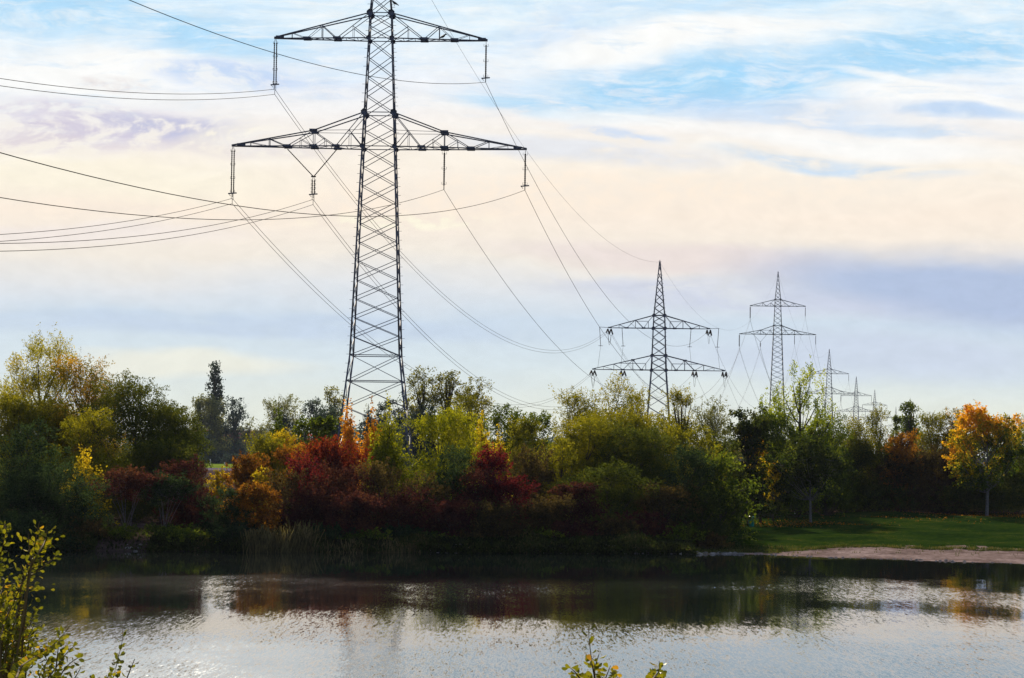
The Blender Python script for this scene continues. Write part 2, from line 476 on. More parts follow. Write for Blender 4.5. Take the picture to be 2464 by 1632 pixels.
# water sheet: real mirror of sky and trees, ruffled where the wind reaches it
wm, t = mat('lake_water')
co = t.n('ShaderNodeNewGeometry').outputs['Position']
ca = t.n('ShaderNodeMapping', inp={'Vector': co, 'Scale': (1.0, .085, 1)}).outputs[0]
n1 = t.noise(ca, 20.0, 3.0, .7).outputs['Color']
n2 = t.noise(ca, 8.0, 2.0, .5).outputs['Color']
v1 = t.n('ShaderNodeVectorMath', operation='SUBTRACT', inp={0: n1, 1: (.5, .5, .5)}).outputs[0]
v2 = t.n('ShaderNodeVectorMath', operation='SUBTRACT', inp={0: n2, 1: (.5, .5, .5)}).outputs[0]
v2s = t.n('ShaderNodeVectorMath', operation='SCALE', inp={0: v2, 'Scale': .5}).outputs[0]
vs = t.n('ShaderNodeVectorMath', operation='ADD', inp={0: v1, 1: v2s}).outputs[0]
spx = t.n('ShaderNodeSeparateXYZ', inp={0: co})
# wind: calm in the lee of the far trees, ruffled towards the near shore, in drifting patches
cb = t.n('ShaderNodeMapping', inp={'Vector': co, 'Scale': (.045, .022, 1)}).outputs[0]
wp = t.noise(cb, 1.0, 7.0, .68, .3).outputs['Fac']
lee = t.math('ADD', spx.outputs[1], t.math('MULTIPLY', t.math('SUBTRACT', wp, .5), 85.0))
wind = t.math('MAXIMUM', t.mr(lee, 146.0, 88.0), t.math('MULTIPLY', t.mr(lee, 176.0, 158.0), t.mr(lee, 136.0, 162.0, .03, .42)))
wq2 = t.noise(t.n('ShaderNodeMapping', inp={'Vector': co, 'Scale': (.16, .07, 1)}).outputs[0], 1.0, 3.0, .6).outputs['Fac']
amp = t.math('ADD', .012, t.math('MULTIPLY', wind, t.mr(wq2, .35, .65, .13, .29)))
vv = t.n('ShaderNodeVectorMath', operation='SCALE', inp={0: vs, 'Scale': amp}).outputs[0]
vm = t.n('ShaderNodeVectorMath', operation='MULTIPLY', inp={0: vv, 1: (1, 1, 0)}).outputs[0]
# at a grazing view the wave faces turned to the viewer hide the others, from wherever one looks
inc = t.n('ShaderNodeNewGeometry').outputs['Incoming']
ih = t.n('ShaderNodeVectorMath', operation='MULTIPLY', inp={0: inc, 1: (1, 1, 0)}).outputs[0]
ib = t.n('ShaderNodeVectorMath', operation='SCALE', inp={0: ih, 'Scale': t.math('MULTIPLY', wind, .036)}).outputs[0]
vb = t.n('ShaderNodeVectorMath', operation='ADD', inp={0: vm, 1: ib}).outputs[0]
va = t.n('ShaderNodeVectorMath', operation='ADD', inp={0: vb, 1: (0, 0, 1)}).outputs[0]
nn = t.n('ShaderNodeVectorMath', operation='NORMALIZE', inp={0: va}).outputs[0]
rg = t.math('ADD', .03, t.math('MULTIPLY', wind, .07))
bs = t.n('ShaderNodeBsdfPrincipled', inp={'Base Color': (.006, .010, .010, 1), 'Roughness': rg, 'IOR': 1.333, 'Normal': nn})
t.n('ShaderNodeOutputMaterial', inp={0: bs.outputs[0]})
wx = np.linspace(-330, 330, 34); wy = np.linspace(30, 245, 24)
WX, WY = np.meshgrid(wx, wy)
wi = np.arange(WX.size).reshape(WX.shape)
wq = np.stack([wi[:-1, :-1], wi[:-1, 1:], wi[1:, 1:], wi[1:, :-1]], -1).reshape(-1, 4)
props(link_mesh('water', np_mesh('water', np.stack([WX.ravel(), WY.ravel(), 0 * WX.ravel()], -1), wq), wm), kind='structure')

# ---------------------------------------------------------------- pylons
def body_width(z, prof):
    return np.interp(z, [p[0] for p in prof], [p[1] for p in prof])

def arm_members(kind):
    """2-D members (x out from the mast, z over the bottom chord, for one side) and gusset places"""
    if kind == 'lower':
        seg = [((1.7, 0), (15.6, 0), 'c'), ((1.55, 3.6), (6.9, 1.65), 'c'), ((6.9, 1.65), (15.6, .1), 'c'), ((6.9, 1.65), (1.65, 1.7), 't'),
               ((6.9, 0), (6.9, 1.65), 'b'), ((11.6, 0), (11.6, .8), 'b'), ((13.6, 0), (13.6, .4), 't'), ((8.3, 0), (8.3, .82), 't'), ((5.7, 0), (5.7, .82), 't'),
               ((3.1, 0), (3.1, 1.7), 't'), ((6.9, 1.65), (9.7, 0), 'b'), ((8.3, .82), (6.9, 0), 't'), ((6.9, 1.65), (4.5, 0), 'b'), ((5.7, .82), (6.9, 0), 't'),
               ((4.5, 0), (1.55, 3.6), 'b'), ((3.1, 1.7), (1.7, 0), 'b'), ((11.6, .8), (9.7, 0), 'b'), ((13.6, .4), (11.6, 0), 't')]
        gus = [(4.5, 0), (6.9, 1.65), (9.7, 0), (6.9, 0), (14.6, .12)]
    elif kind == 'upper':
        seg = [((1.2, 0), (11.3, 0), 'c'), ((1.1, 2.7), (11.3, .1), 'c'), ((6.2, 0), (6.2, 1.4), 'b'), ((9.4, 0), (9.4, .6), 't'), ((2.9, 0), (2.9, 1.25), 't'),
               ((7.8, 0), (6.2, 1.4), 't'), ((6.2, 1.4), (4.6, 0), 'b'), ((4.6, 0), (1.1, 2.7), 'b'), ((2.9, 1.25), (1.2, 0), 'b'), ((9.4, .6), (7.8, 0), 't')]
        gus = [(4.6, 0), (7.8, 0), (10.7, .12)]
    elif kind == 'tension_lower':
        seg = [((1.7, 0), (15.4, 0), 'c'), ((1.55, 3.4), (15.4, .1), 'c'), ((6.0, 0), (6.0, 2.3), 'b'), ((10.4, 0), (10.4, 1.3), 'b'), ((12.8, 0), (12.8, .7), 't'),
               ((3.0, 0), (3.0, 1.5), 't'), ((3.0, 1.5), (9.6, 1.5), 't'), ((8.3, 0), (6.0, 2.3), 'b'), ((6.0, 2.3), (4.0, 0), 'b'), ((4.0, 0), (3.0, 1.5), 'b'), ((3.0, 1.5), (1.55, 3.4), 'b'),
               ((8.3, 0), (10.4, 1.3), 'b'), ((10.4, 0), (12.8, .7), 't')]
        gus = [(4.0, 0), (8.3, 0), (15.0, 0.05), (6.0, 2.3)]
    else:
        seg = [((1.4, 0), (11.6, 0), 'c'), ((1.3, 3.0), (11.6, .1), 'c'), ((11.6, 0.05), (13.9, 0.15), 'b'), ((5.5, 0), (5.5, 1.9), 'b'), ((9.3, 0), (9.3, .75), 'b'), ((2.5, 0), (2.5, 1.5), 't'),
               ((2.5, 1.6), (5.5, 1.6), 't'), ((7.5, 0), (5.5, 1.9), 'b'), ((5.5, 1.9), (3.6, 0), 'b'), ((3.6, 0), (2.5, 1.6), 'b'), ((2.5, 1.6), (1.3, 3.0), 'b'), ((7.5, 0), (9.3, .75), 'b')]
        gus = [(3.6, 0), (11.4, 0.05), (7.5, 0)]
    return seg, gus

def make_pylon(D, px, L, rz, label, ref, tension=False, fine=True, bold=1.0, steel='steel'):
    """lattice pylon, lower arm L over the ground at its foot"""
    c = P(px, ref, D)
    x0, y0 = c[0], c[1]
    z0 = gz(x0, y0)
    g = 'lattice pylons of the power line'
    root = empty('lattice_pylon', (x0, y0, z0), label, 'pylon', g, rz)
    if tension:
        U_, ap = L + 9.7, L + 9.7 + 15.4
        prof = [(0, 3.4 + .11 * L + 1.0), (L, 3.4), (L + 3.4, 3.15), (U_, 2.75), (U_ + 3.0, 2.5), (ap, .18)]
        aU, aL = U_ + 3.0, L + 3.4
    else:
        U_, ap = L + 11.5, L + 25.2
        waist = 16.3
        wl = 3.4 + .08 * (L - waist)
        prof = [(0, wl + waist * .2328), (waist, wl), (L, 3.4), (L + 3.6, 3.1), (U_, 2.45), (U_ + 2.7, 2.25), (ap, .15)]
        aU, aL = U_ + 2.7, L + 3.6
    hw = lambda z: body_width(z, prof) / 2
    # panel levels
    lv = [0.0]
    if not tension:
        nb = 6; lv += [16.3 * (k + 1) / nb for k in range(nb)]
    def fill(a, b, per):
        n = max(1, round((b - a) / per))
        return [a + (b - a) * (k + 1) / n for k in range(n)]
    start = lv[-1]
    step = 2.0 if not tension else 2.9
    lv += fill(start, L, step); lv += fill(L, aL, 1.8); lv += fill(aL, U_, step if not tension else 2.2); lv += fill(U_, aU, 1.4); lv += fill(aU, ap - .8, 1.6)
    # legs
    wleg = (.17 if not tension else .26) * bold
    wb = .066 * bold if not tension else .10 * bold
    legs = []
    for sx in (-1, 1):
        for sy in (-1, 1):
            b = Bars()
            zs = [p[0] for p in prof]
            for a, e in zip(zs[:-1], zs[1:]):
                k = .75 if a >= aL else 1.0
                b.bar((sx * hw(a), sy * hw(a), a), (sx * hw(e), sy * hw(e), e), wleg * k, wleg * k * .92)
            if fine:   # climbing pegs
                z = 4.0
                if (sx, sy) in ((-1, -1), (1, 1), (1, -1)):
                    while z < ap - 3:
                        h = hw(z); b.bar((sx * h, sy * h, z), (sx * (h + .36), sy * h, z), .035)
                        z += .95
            b.build('leg', M[steel], root)
    # bracing
    b = Bars()
    for a, e in zip(lv[:-1], lv[1:]):
        ha, he = hw(a), hw(e)
        for s in (-1, 1):
            b.bar((-ha, s * ha, a), (he, s * he, e), wb); b.bar((ha, s * ha, a), (-he, s * he, e), wb)
            b.bar((s * ha, -ha, a), (s * he, he, e), wb * .85); b.bar((s * ha, ha, a), (s * he, -he, e), wb * .85)
    hz = [L, aL, U_, aU] + ([16.3, 13.6, 8.15] if not tension else [])
    for z in hz:
        h = hw(z)
        for s in (-1, 1):
            b.bar((-h, s * h, z), (h, s * h, z), wb * 1.3); b.bar((s * h, -h, z), (s * h, h, z), wb * 1.3)
    for z in (L, aL, U_, aU):
        h = hw(z)
        for sx in (-1, 1):
            for sy in (-1, 1):
                r_ = .38 if z in (aL, aU) else .28
                if tension: r_ = .42
                # eight-cornered joint plate
                pts = [(sx * h + r_ * math.cos(t), z + r_ * 1.05 * math.sin(t)) for t in np.linspace(0, 2 * math.pi, 6, endpoint=False) + .3 * sx]
                n = b.n
                for yy in (sy * (h + .10), sy * (h + .14)):
                    for (qx, qz) in pts: b.v.append(np.array([qx, yy, qz]))
                b.f += [(n, n + 1, n + 2, n + 3), (n + 3, n + 4, n + 5, n), (n + 6, n + 9, n + 8, n + 7), (n + 9, n + 6, n + 11, n + 10)]
                for k in range(6): b.f.append((n + k, n + (k + 1) % 6, n + 6 + (k + 1) % 6, n + 6 + k))
                b.n += 12
    b.build('bracing', M[steel], root)
    # arms
    for (zz, kind, zt) in ((L, 'tension_lower' if tension else 'lower', aL), (U_, 'tension_upper' if tension else 'upper', aU)):
        seg, gus = arm_members(kind)
        tip = 15.6 if 'lower' in kind else 11.4
        for sx in (-1, 1):
            b = Bars()
            h0 = hw(zz)
            yo = lambda x: max(.08, h0 * (1 - (abs(x) - h0) / (tip - h0) * .95)) if abs(x) > h0 else h0
            for (a, e, ty) in seg:
                w = {'c': .115, 'b': .07, 't': .045}[ty] * bold * (1.15 if tension else 1)
                for s in (-1, 1):
                    ya, ye = (hw(zz + a[1]) if abs(a[0]) < h0 + .1 else yo(a[0])), yo(e[0])
                    b.bar((sx * a[0], s * ya, zz + a[1]), (sx * e[0], s * ye, zz + e[1]), w)
            xsn = np.linspace(h0, tip - .5, 9)
            for i in range(8):     # lacing between the two bottom chords
                s = 1 if i % 2 else -1
                b.bar((sx * xsn[i], s * yo(xsn[i]), zz), (sx * xsn[i + 1], -s * yo(xsn[i + 1]), zz), .05 * bold)
                b.bar((sx * xsn[i], -yo(xsn[i]), zz), (sx * xsn[i], yo(xsn[i]), zz), .05 * bold)
            for (gx, gz_) in gus:
                for s in (-1, 1):
                    yy = s * (yo(gx) + .06)
                    b.box((sx * gx - .42, min(yy, yy + .03), zz + gz_ - .12), (sx * gx + .42, max(yy, yy + .03), zz + gz_ + .17))
            b.build('cross_arm', M[steel], root)
    # hanging insulator strings and where the cables leave
    att = {}
    def rod(b, p, q, r):
        p = np.array(p, float); q = np.array(q, float)
        n = max(4, int(np.linalg.norm(q - p) / .11)); ws = []; pts = []
        for k in range(n + 1):
            pts.append(p + (q - p) * k / n); ws.append(r * 2 * (1.0 if k % 2 else .62))
        b.path(pts, ws, 6)
    def horns(b, p, w):
        x, y, z = p
        for s in (-1, 1):
            b.bar((x, y, z), (x + s * w, y, z + .02), .03); b.bar((x + s * w, y, z), (x + s * w, y, z + .22), .03); b.bar((x + s * w, y, z + .22), (x + s * w * .75, y, z + .24), .03)
    def string(x, ztop, zbot, double, plate=True, shift=0):
        b = Bars()
        xsr = (-.12, .12) if double else (0,)
        for dx in xsr:
            b.bar((x + dx * .4, 0, ztop), (x + dx, 0, ztop - .35), .05)
            rod(b, (x + dx, 0, ztop - .35), (x + dx, 0, zbot), (.075 if double else .095) * (1 if fine else 1.5))
        b.bar((x, 0, zbot), (x, 0, zbot - .45), .09)
        o = b.build('insulator_string', M['insulator'], root)
        if fine:
            n = 4 if double else 3
            for k in range(n):
                hb = Bars(); horns(hb, (x, -.02, ztop - .5 + (zbot - ztop + .6) * k / (n - 1)), .24); hb.build('arcing_horn', M[steel], o)
            if plate:
                hb = Bars(); hb.bar((x - .45, 0, zbot - .05), (x + .45, 0, zbot + .03), .12)
                hb.bar((x - .42, 0, zbot - .02), (x - .2, 0, zbot - .3), .05); hb.build('yoke_plate', M[steel], o)
    def twin(x, z):
        hb = Bars()
        for s in (-.12, .12): hb.bar((x + s, 0, z + .5), (x + s, 0, z - .1), .03)
        hb.bar((x, 0, z), (x, 0, z - .55), .05)
        hb.build('twin_clamp', M[steel], root)
        return [np.array((x, 0, z)), np.array((x, 0, z - .55))]
    if not tension:
        string(-15.45, L - .1, L - 5.0, True); att['LLo'] = twin(-15.45, L - 5.55)
        b = Bars()
        rod(b, (-9.7, 0, L - .25), (-6.95, 0, L - 3.1), .07); rod(b, (-4.5, 0, L - .25), (-6.85, 0, L - 3.1), .07)
        b.box((-7.15, -.05, L - 3.2), (-6.65, .05, L - 3.05))
        b.build('insulator_string', M['insulator'], root)
        string(-6.9, L - 3.15, L - 5.0, True); att['LLi'] = twin(-6.9, L - 5.55)
        string(6.9, L - .1, L - 3.9, False, False); att['LRi'] = [np.array((6.9, 0, L - 4.35))]
        string(15.45, L - .1, L - 3.85, False); att['LRo'] = [np.array((15.45, 0, L - 4.3))]
        string(-11.15, U_ - .1, U_ - 4.9, True); att['UL'] = twin(-11.15, U_ - 5.4)
        string(11.15, U_ - .1, U_ - 3.95, False); att['UR'] = [np.array((11.15, 0, U_ - 4.4))]
    else:
        att['LLo'] = [np.array((-15.2, 0, L - .3)), np.array((-15.2, 0, L - .8))]
        att['LLi'] = [np.array((-8.3, 0, L - .3)), np.array((-8.3, 0, L - .8))]
        att['LRi'] = [np.array((8.3, 0, L - .3))]
        att['LRo'] = [np.array((15.2, 0, L - .3))]
        att['UL'] = [np.array((-11.5, 0, U_ - .3)), np.array((-11.5, 0, U_ - .8))]
        att['UR'] = [np.array((11.5, 0, U_ - .3))]
    att['E'] = [np.array((0, 0, ap))]
    b = Bars(); b.bar((0, 0, ap - .9), (0, 0, ap + .5), .14 * bold); b.bar((-.3, 0, ap + .1), (.35, 0, ap + .1), .08 * bold)
    b.build('peak_cap', M[steel], root)
    cs, sn = math.cos(rz), math.sin(rz)
    wd = {k: [np.array((x0 + p[0] * cs - p[1] * sn, y0 + p[0] * sn + p[1] * cs, z0 + p[2])) for p in v] for k, v in att.items()}
    return root, wd, (U_, z0, x0, y0)

def Lfrom(px, py, D):
    p = P(px, py, D)
    return p[2] - gz(p[0], p[1])
PY = []
PY.append(make_pylon(280, 912.5, Lfrom(917, 356, 280), R(-.6), 'huge near lattice pylon with its top out of view, rising behind the bushes', 356))
PY.append(make_pylon(616, 1585, Lfrom(1585, 891, 616), R(-1.5), 'second pylon, short and sturdy, with cables tied off at the arm ends', 891, tension=True, bold=1.15))
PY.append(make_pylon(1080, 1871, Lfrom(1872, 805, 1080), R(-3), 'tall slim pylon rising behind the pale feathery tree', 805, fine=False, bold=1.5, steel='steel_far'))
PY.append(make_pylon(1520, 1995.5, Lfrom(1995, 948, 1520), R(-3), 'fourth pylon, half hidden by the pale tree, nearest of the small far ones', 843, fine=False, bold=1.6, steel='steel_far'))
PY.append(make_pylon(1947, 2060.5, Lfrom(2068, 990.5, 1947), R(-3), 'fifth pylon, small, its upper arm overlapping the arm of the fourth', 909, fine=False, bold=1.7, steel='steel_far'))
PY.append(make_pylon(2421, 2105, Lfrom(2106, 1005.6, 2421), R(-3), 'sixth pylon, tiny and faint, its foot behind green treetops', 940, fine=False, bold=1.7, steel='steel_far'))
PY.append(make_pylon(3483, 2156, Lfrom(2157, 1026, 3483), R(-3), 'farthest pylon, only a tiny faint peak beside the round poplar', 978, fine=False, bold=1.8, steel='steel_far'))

# cables
def hang(a, b, sag, n=60):
    t = np.linspace(0, 1, n)[:, None]
    p = a * (1 - t) + b * t
    p[:, 2] -= 4 * sag * (t * (1 - t))[:, 0]
    return p
WHERE = {'UL': 'left upper arm tip', 'UR': 'right upper arm tip', 'LLo': 'left lower arm tip', 'LLi': 'inner left lower arm',
         'LRi': 'inner right lower arm', 'LRo': 'right lower arm tip', 'E': 'peak'}
SPAN = ['from the near pylon towards the viewer', 'between the near and second pylons', 'between second and third pylons', 'between third and fourth pylons', 'between fourth and fifth pylons', 'between fifth and sixth pylons']
def cable(pts, k, j, n, span, r, m):
    b = Bars(); b.path(pts, r, 5)
    w = ('upper ' if j == 0 else 'lower ') if n > 1 else ''
    nm = 'earth_wire' if k == 'E' else 'power_cable'
    lab = (f'{w}cable of the {WHERE[k]} {SPAN[span]}').strip() if n > 1 else f'single cable of the {WHERE[k]} {SPAN[span]}'
    if k == 'E': lab = f'thin wire joining the peaks {SPAN[span]}'
    o = b.build(nm, M[m], None)
    props(o, lab, 'cable', 'power line cables ' + SPAN[span])
T0 = np.array([-85.0, -160.0])
T1c = np.array(PY[0][2][2:4])
dv = T0 - T1c; pr = np.array([-dv[1], dv[0]]); pr /= np.linalg.norm(pr)
if pr[0] < 0: pr = -pr
for k, pts in PY[0][1].items():
    if k == 'E': continue
    for j, a in enumerate(pts):
        off = a[0] - T1c[0]
        e = np.array([T0[0] + pr[0] * off, T0[1] + pr[1] * off, a[2] + 20])
        sag = {'UL': 23.5, 'UR': 22.5, 'LRo': 23, 'LRi': 23.5, 'LLo': 24, 'LLi': 24.5}[k]
        cable(hang(a, e, sag, 90), k, j, len(pts), 0, .052, 'cable')
strings = Bars(); 
SG = [None, {'UL': 14, 'UR': 13, 'LRo': 13.3, 'LRi': 13, 'LLo': 14, 'LLi': 14.3, 'E': 9.5}, 27.0, 22.0, 21.0, 24.0]
tens_root = PY[1][0]
inv_t = (Matrix.Translation(tens_root.location) @ Matrix.Rotation(tens_root.rotation_euler[2], 4, 'Z')).inverted()
ends = {}
for s in range(1, 6):
    A, B = PY[s - 1][1], PY[s][1]
    for k in A:
        for j in range(len(A[k])):
            a, b2 = A[k][j], B[k][j]
            sag = SG[s][k] if isinstance(SG[s], dict) else SG[s] * (.72 if k == 'E' else 1)
            pts = hang(a, b2, sag, 200 if s < 3 else 60)
            if k != 'E' and s in (1, 2):      # tension insulators at the second pylon
                seg = pts[::-1] if s == 1 else pts
                n = max(2, int(3.4 / np.linalg.norm(seg[1] - seg[0])) + 1)
                ends.setdefault((k, j), []).append(seg[:n + 1])
                pts = pts[:len(pts) - n] if s == 1 else pts[n:]
            rr = [.05, .05, .06, .06, .06][s - 1] * (.7 if k == 'E' else 1)
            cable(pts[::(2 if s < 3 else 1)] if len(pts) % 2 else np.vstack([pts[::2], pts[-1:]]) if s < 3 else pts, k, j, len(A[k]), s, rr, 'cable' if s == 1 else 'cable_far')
# tension strings, rings and jumper loops on the second pylon (in its own space)
def loc(p):
    return np.array(inv_t @ Vector(p))
for (k, j), ee in ends.items():
    tips = []
    for side, seg in enumerate(ee):
        p0, p1 = loc(seg[0]), loc(seg[-1])
        d = (p1 - p0) / np.linalg.norm(p1 - p0)
        p1 = p0 + d * 3.2 + np.array([0, 0, -.5])
        tips.append(p1)
        if j == 0:
            b = Bars()
            for dx in (-.38, .38):
                q0 = p0 + np.array([dx, 0, 0]); q1 = p1 + np.array([dx, 0, 0])
                n = 26
                b.path([q0 + (q1 - q0) * i / n for i in range(n + 1)], [.36 if i % 2 else .24 for i in range(n + 1)], 6)
            o = b.build('tension_insulator', M['insulator'], tens_root)
            rb = Bars()
            for rr_ in (0.35,):
                ring = [p1 + np.array([math.cos(t_) * rr_, 0, math.sin(t_) * rr_]) for t_ in np.linspace(0, 2 * math.pi, 13)]
                rb.path(ring, .06, 4)
            rb.build('guard_ring', M['steel'], o)
    if len(tips) == 2:
        a, b2 = tips
        deep = 2.5 if k.startswith('L') else 2.2
        t_ = np.linspace(0, 1, 16)[:, None]
        pts = a * (1 - t_) + b2 * t_
        pts[:, 2] -= 4 * deep * (t_ * (1 - t_))[:, 0]
        b = Bars(); b.path(pts, .06, 4); b.build('jumper_cable', M['cable'], tens_root)
Lt = PY[1][2][0] - 9.7
Ut = PY[1][2][0]
for sx, xx in ((-1, 13.8), (-1, 8.6), (1, 7.4), (1, 13.8)):
    b = Bars()
    q = [np.array((sx * xx, 0, Ut + (.1 if xx > 12 else 0))), np.array((sx * (xx - .3), 0, Ut - 4.2)), np.array((sx * (xx + (.2 if xx < 12 else .3)), 0, Lt + .5))]
    b.path([q[0] + (q[1] - q[0]) * i / 24 for i in range(25)], [.16 if i % 2 else .09 for i in range(25)], 6)
    b.path([q[1], q[2]], .055, 4); b.bar(q[1] + np.array([-.5, 0, 0]), q[1] + np.array([.5, 0, 0]), .1)
    b.build('jumper_support', M['insulator'], tens_root)

# ---------------------------------------------------------------- plants
def tube_paths(b, paths):
    for pts, ws, s in paths: b.path(pts, ws, s)

def curve(a, c, bend, n=4):
    a = np.asarray(a, float); c = np.asarray(c, float)
    m = (a + c) / 2 + np.asarray(bend, float)
    t = np.linspace(0, 1, n + 1)[:, None]
    return (1 - t) ** 2 * a + 2 * t * (1 - t) * m + t ** 2 * c

SHAPES = {
 # lobes, lobe size, twig lift, twig length, leaf length, leaf width, coverage, edge bias
 'round':   dict(k=11, ls=.42, up=.5, tl=.8, lf=.17, lw=.11, cov=2.6, eb=.50),
 'shrub':   dict(k=9, ls=.46, up=.9, tl=.9, lf=.17, lw=.11, cov=2.9, eb=.40),
 'willow':  dict(k=13, ls=.36, up=.8, tl=1.0, lf=.19, lw=.085, cov=2.4, eb=.40),
 'feathery':dict(k=16, ls=.30, up=1.3, tl=1.5, lf=.19, lw=.08, cov=1.15, eb=.30),
 'spiky':   dict(k=14, ls=.24, up=2.2, tl=1.6, lf=.20, lw=.13, cov=1.6, eb=.30),
 'poplar':  dict(k=14, ls=.34, up=2.6, tl=1.3, lf=.2, lw=.15, cov=3.2, eb=.45),
 'maple':   dict(k=15, ls=.32, up=.15, tl=.7, lf=.24, lw=.18, cov=3.0, eb=.60),
 'fan':     dict(k=18, ls=.42, up=2.0, tl=1.5, lf=.22, lw=.16, cov=1.5, eb=.35),
 'conifer': dict(k=0, ls=.2, up=-.1, tl=.8, lf=.2, lw=.1, cov=3.5, eb=.5),
}
GRP = {}
def plant(name, px, top, wpx, D, shape, pal, label, base=0.03, cat='tree', grad=None, stems=1, cov=None, bark='bark', group=None, lean=0.0, zbase=None, leaders=None):
    S = SHAPES[shape]
    if D <= 227:
        D = float(shore(P(px, top, D)[0])) + (D - 211) * .85 + 1.6
    p = P(px, top, D)
    x0, y0 = p[0], p[1]
    zg = gz(x0, y0) if zbase is None else zbase
    H = p[2] - zg
    if shape in ('willow', 'shrub', 'round', 'maple') and D < 330:
        wpx = wpx * 1.12
    Wd = wpx * D / F
    k = max(1.0, D / 260.0) if D > 330 else 1.0
    root = empty(name, (x0, y0, zg - .05), label, cat, group)
    zb = base * H
    Hc = H - zb
    Rw = Wd / 2
    sc = min(1.0, max(.45, Wd / 5))      # smaller plants, shorter twigs
    # lobes
    if shape == 'conifer' and leaders is None:
        n = 40
        lz = rng.uniform(0, .96, n) ** 1.0
        C_ = np.stack([np.zeros(n), np.zeros(n), zb + lz * Hc], -1)
        r_ = (1 - lz) * Rw + .05 * Rw
        LR = np.stack([r_, r_, np.full(n, Hc * .05)], -1)
    elif shape == 'poplar' and Wd * 1.8 < Hc and wpx < 50:
        n = 22
        lz = np.linspace(.05, .93, n)
        prof = np.interp(lz, [0, .15, .5, .8, 1], [.6, 1, .82, .5, .2])
        ang = rng.uniform(0, 2 * math.pi, n)
        C_ = np.stack([np.cos(ang) * Rw * .35 * prof, np.sin(ang) * Rw * .35 * prof, zb + lz * Hc], -1)
        LR = np.stack([Rw * .62 * prof, Rw * .62 * prof, np.full(n, Hc * .075)], -1)
    else:
        n = int(S['k'] * 1.9 * max(1, Hc / Wd) ** .8) + int(Wd)
        tt = rng.uniform(.03, .9, n)
        if base < .12: prof = (1 - tt ** 3.4) ** .5
        else: prof = np.sqrt(np.clip(1 - (2 * tt * .96 - .9) ** 2, .05, 1))
        an = rng.uniform(0, 2 * math.pi, n)
        rad = rng.uniform(0, 1, n) ** .5 * (1 - S['ls'] * .75) * prof
        C_ = np.stack([np.cos(an) * rad * Rw, np.sin(an) * rad * Rw, zb + Hc * tt * (1 - S['ls'] * .35)], -1)
        if base < .1 and shape in ('shrub', 'round', 'willow'):      # foliage skirt down to the ground
            m_ = max(4, n // 4)
            an2 = rng.uniform(0, 2 * math.pi, m_); rd = rng.uniform(.4, 1, m_) * (1 - S['ls'] * .7)
            C_ = np.vstack([C_, np.stack([np.cos(an2) * rd * Rw, np.sin(an2) * rd * Rw, zb + Hc * rng.uniform(.02, .16, m_)], -1)])
            prof = np.r_[prof, np.full(m_, .9)]; n += m_
        if leaders is not None:      # upright leading shoots standing out of a lower mass
            m_ = len(leaders)
            tt = rng.uniform(.05, .62, 22); an = rng.uniform(0, 2 * math.pi, 22); rd = rng.uniform(0, 1, 22) ** .5 * .8
            C_ = np.stack([np.cos(an) * rd * Rw, np.sin(an) * rd * Rw, zb + Hc * tt], -1)
            LR = np.tile([Rw * .34, Rw * .34, Hc * .13], (22, 1))
            for (lx, ly) in leaders:
                q = P(lx, ly, D); lh = q[2] - zg; z_lo = zb + Hc * .35
                for f_ in (.25, .6, .86):
                    cz = z_lo + (lh - z_lo) * f_
                    C_ = np.vstack([C_, [(q[0] - x0) * (.55 + .45 * f_), rng.normal(0, Rw * .25), cz]])
                    LR = np.vstack([LR, [Rw * .25 * (1.25 - f_), Rw * .25 * (1.25 - f_), (lh - z_lo) * .17]])
            n = len(C_)
        elif shape in ('spiky', 'fan'):
            rad = rng.uniform(0, 1, n) ** .7; an = rng.uniform(0, 2 * math.pi, n)
            top_ = 1 - (.50 if shape == 'spiky' else .26) * rad ** 2 - rng.uniform(0, .16 if shape == 'spiky' else .09, n)
            C_ = np.stack([np.cos(an) * rad * Rw * .85, np.sin(an) * rad * Rw * .85, zb + Hc * top_ * .62], -1)
            rr = rng.uniform(.6, 1.1, n) * Rw * S['ls']
            LR = np.stack([rr, rr, Hc * top_ * .38], -1)
        else:
            rr = rng.uniform(.7, 1.2, n) * S['ls']
            rr = rr * (.55 + .45 * prof)
            LR = np.stack([rr * Rw, rr * Rw, rr * min(Hc * .45, Rw * 1.2)], -1)
        if shape == 'feathery':
            LR[:, 2] *= 1.35
    n = len(C_)
    # twigs
    cv = (S['cov'] if cov is None else cov) * (2.5 if D < 330 and leaders is None else 2.0)
    lf, lw = S['lf'] * k * 1.12, S['lw'] * k * 1.12
    area = Wd * Hc * .8
    NL = int(min(120000, max(300, area * cv / (lf * lw * .5))))
    per = 26
    NTw = max(12, NL // per)
    vol = LR[:, 0] * LR[:, 2]; li = rng.choice(n, NTw, p=vol / vol.sum())
    dq = rng.normal(size=(NTw, 3)); dq /= np.linalg.norm(dq, axis=1)[:, None]
    dq[:, 2] = np.where(dq[:, 2] < -.3, -dq[:, 2] * .6, dq[:, 2])
    rad = S['eb'] + (1 - S['eb']) * rng.uniform(0, 1, NTw) ** .6
    tb = C_[li] + dq * LR[li] * rad[:, None] * .85
    td = dq * .8 + np.array([0, 0, S['up']]) + rng.normal(0, .35, (NTw, 3))
    td /= np.linalg.norm(td, axis=1)[:, None]
    if D > 330 and shape == 'fan':
        td = dq * .9 + np.array([0, 0, .7]); td /= np.linalg.norm(td, axis=1)[:, None]
    tl = S['tl'] * (.55 if D > 330 else 1) * sc * k * rng.uniform(.5, 1.3, NTw)
    # leaves
    ti = rng.integers(0, NTw, NL)
    u = rng.uniform(0, 1, NL) ** .8
    sp = .16 * k * sc * (1.35 - u)
    pos = tb[ti] + td[ti] * (tl[ti] * u)[:, None] + rng.normal(size=(NL, 3)) * sp[:, None]
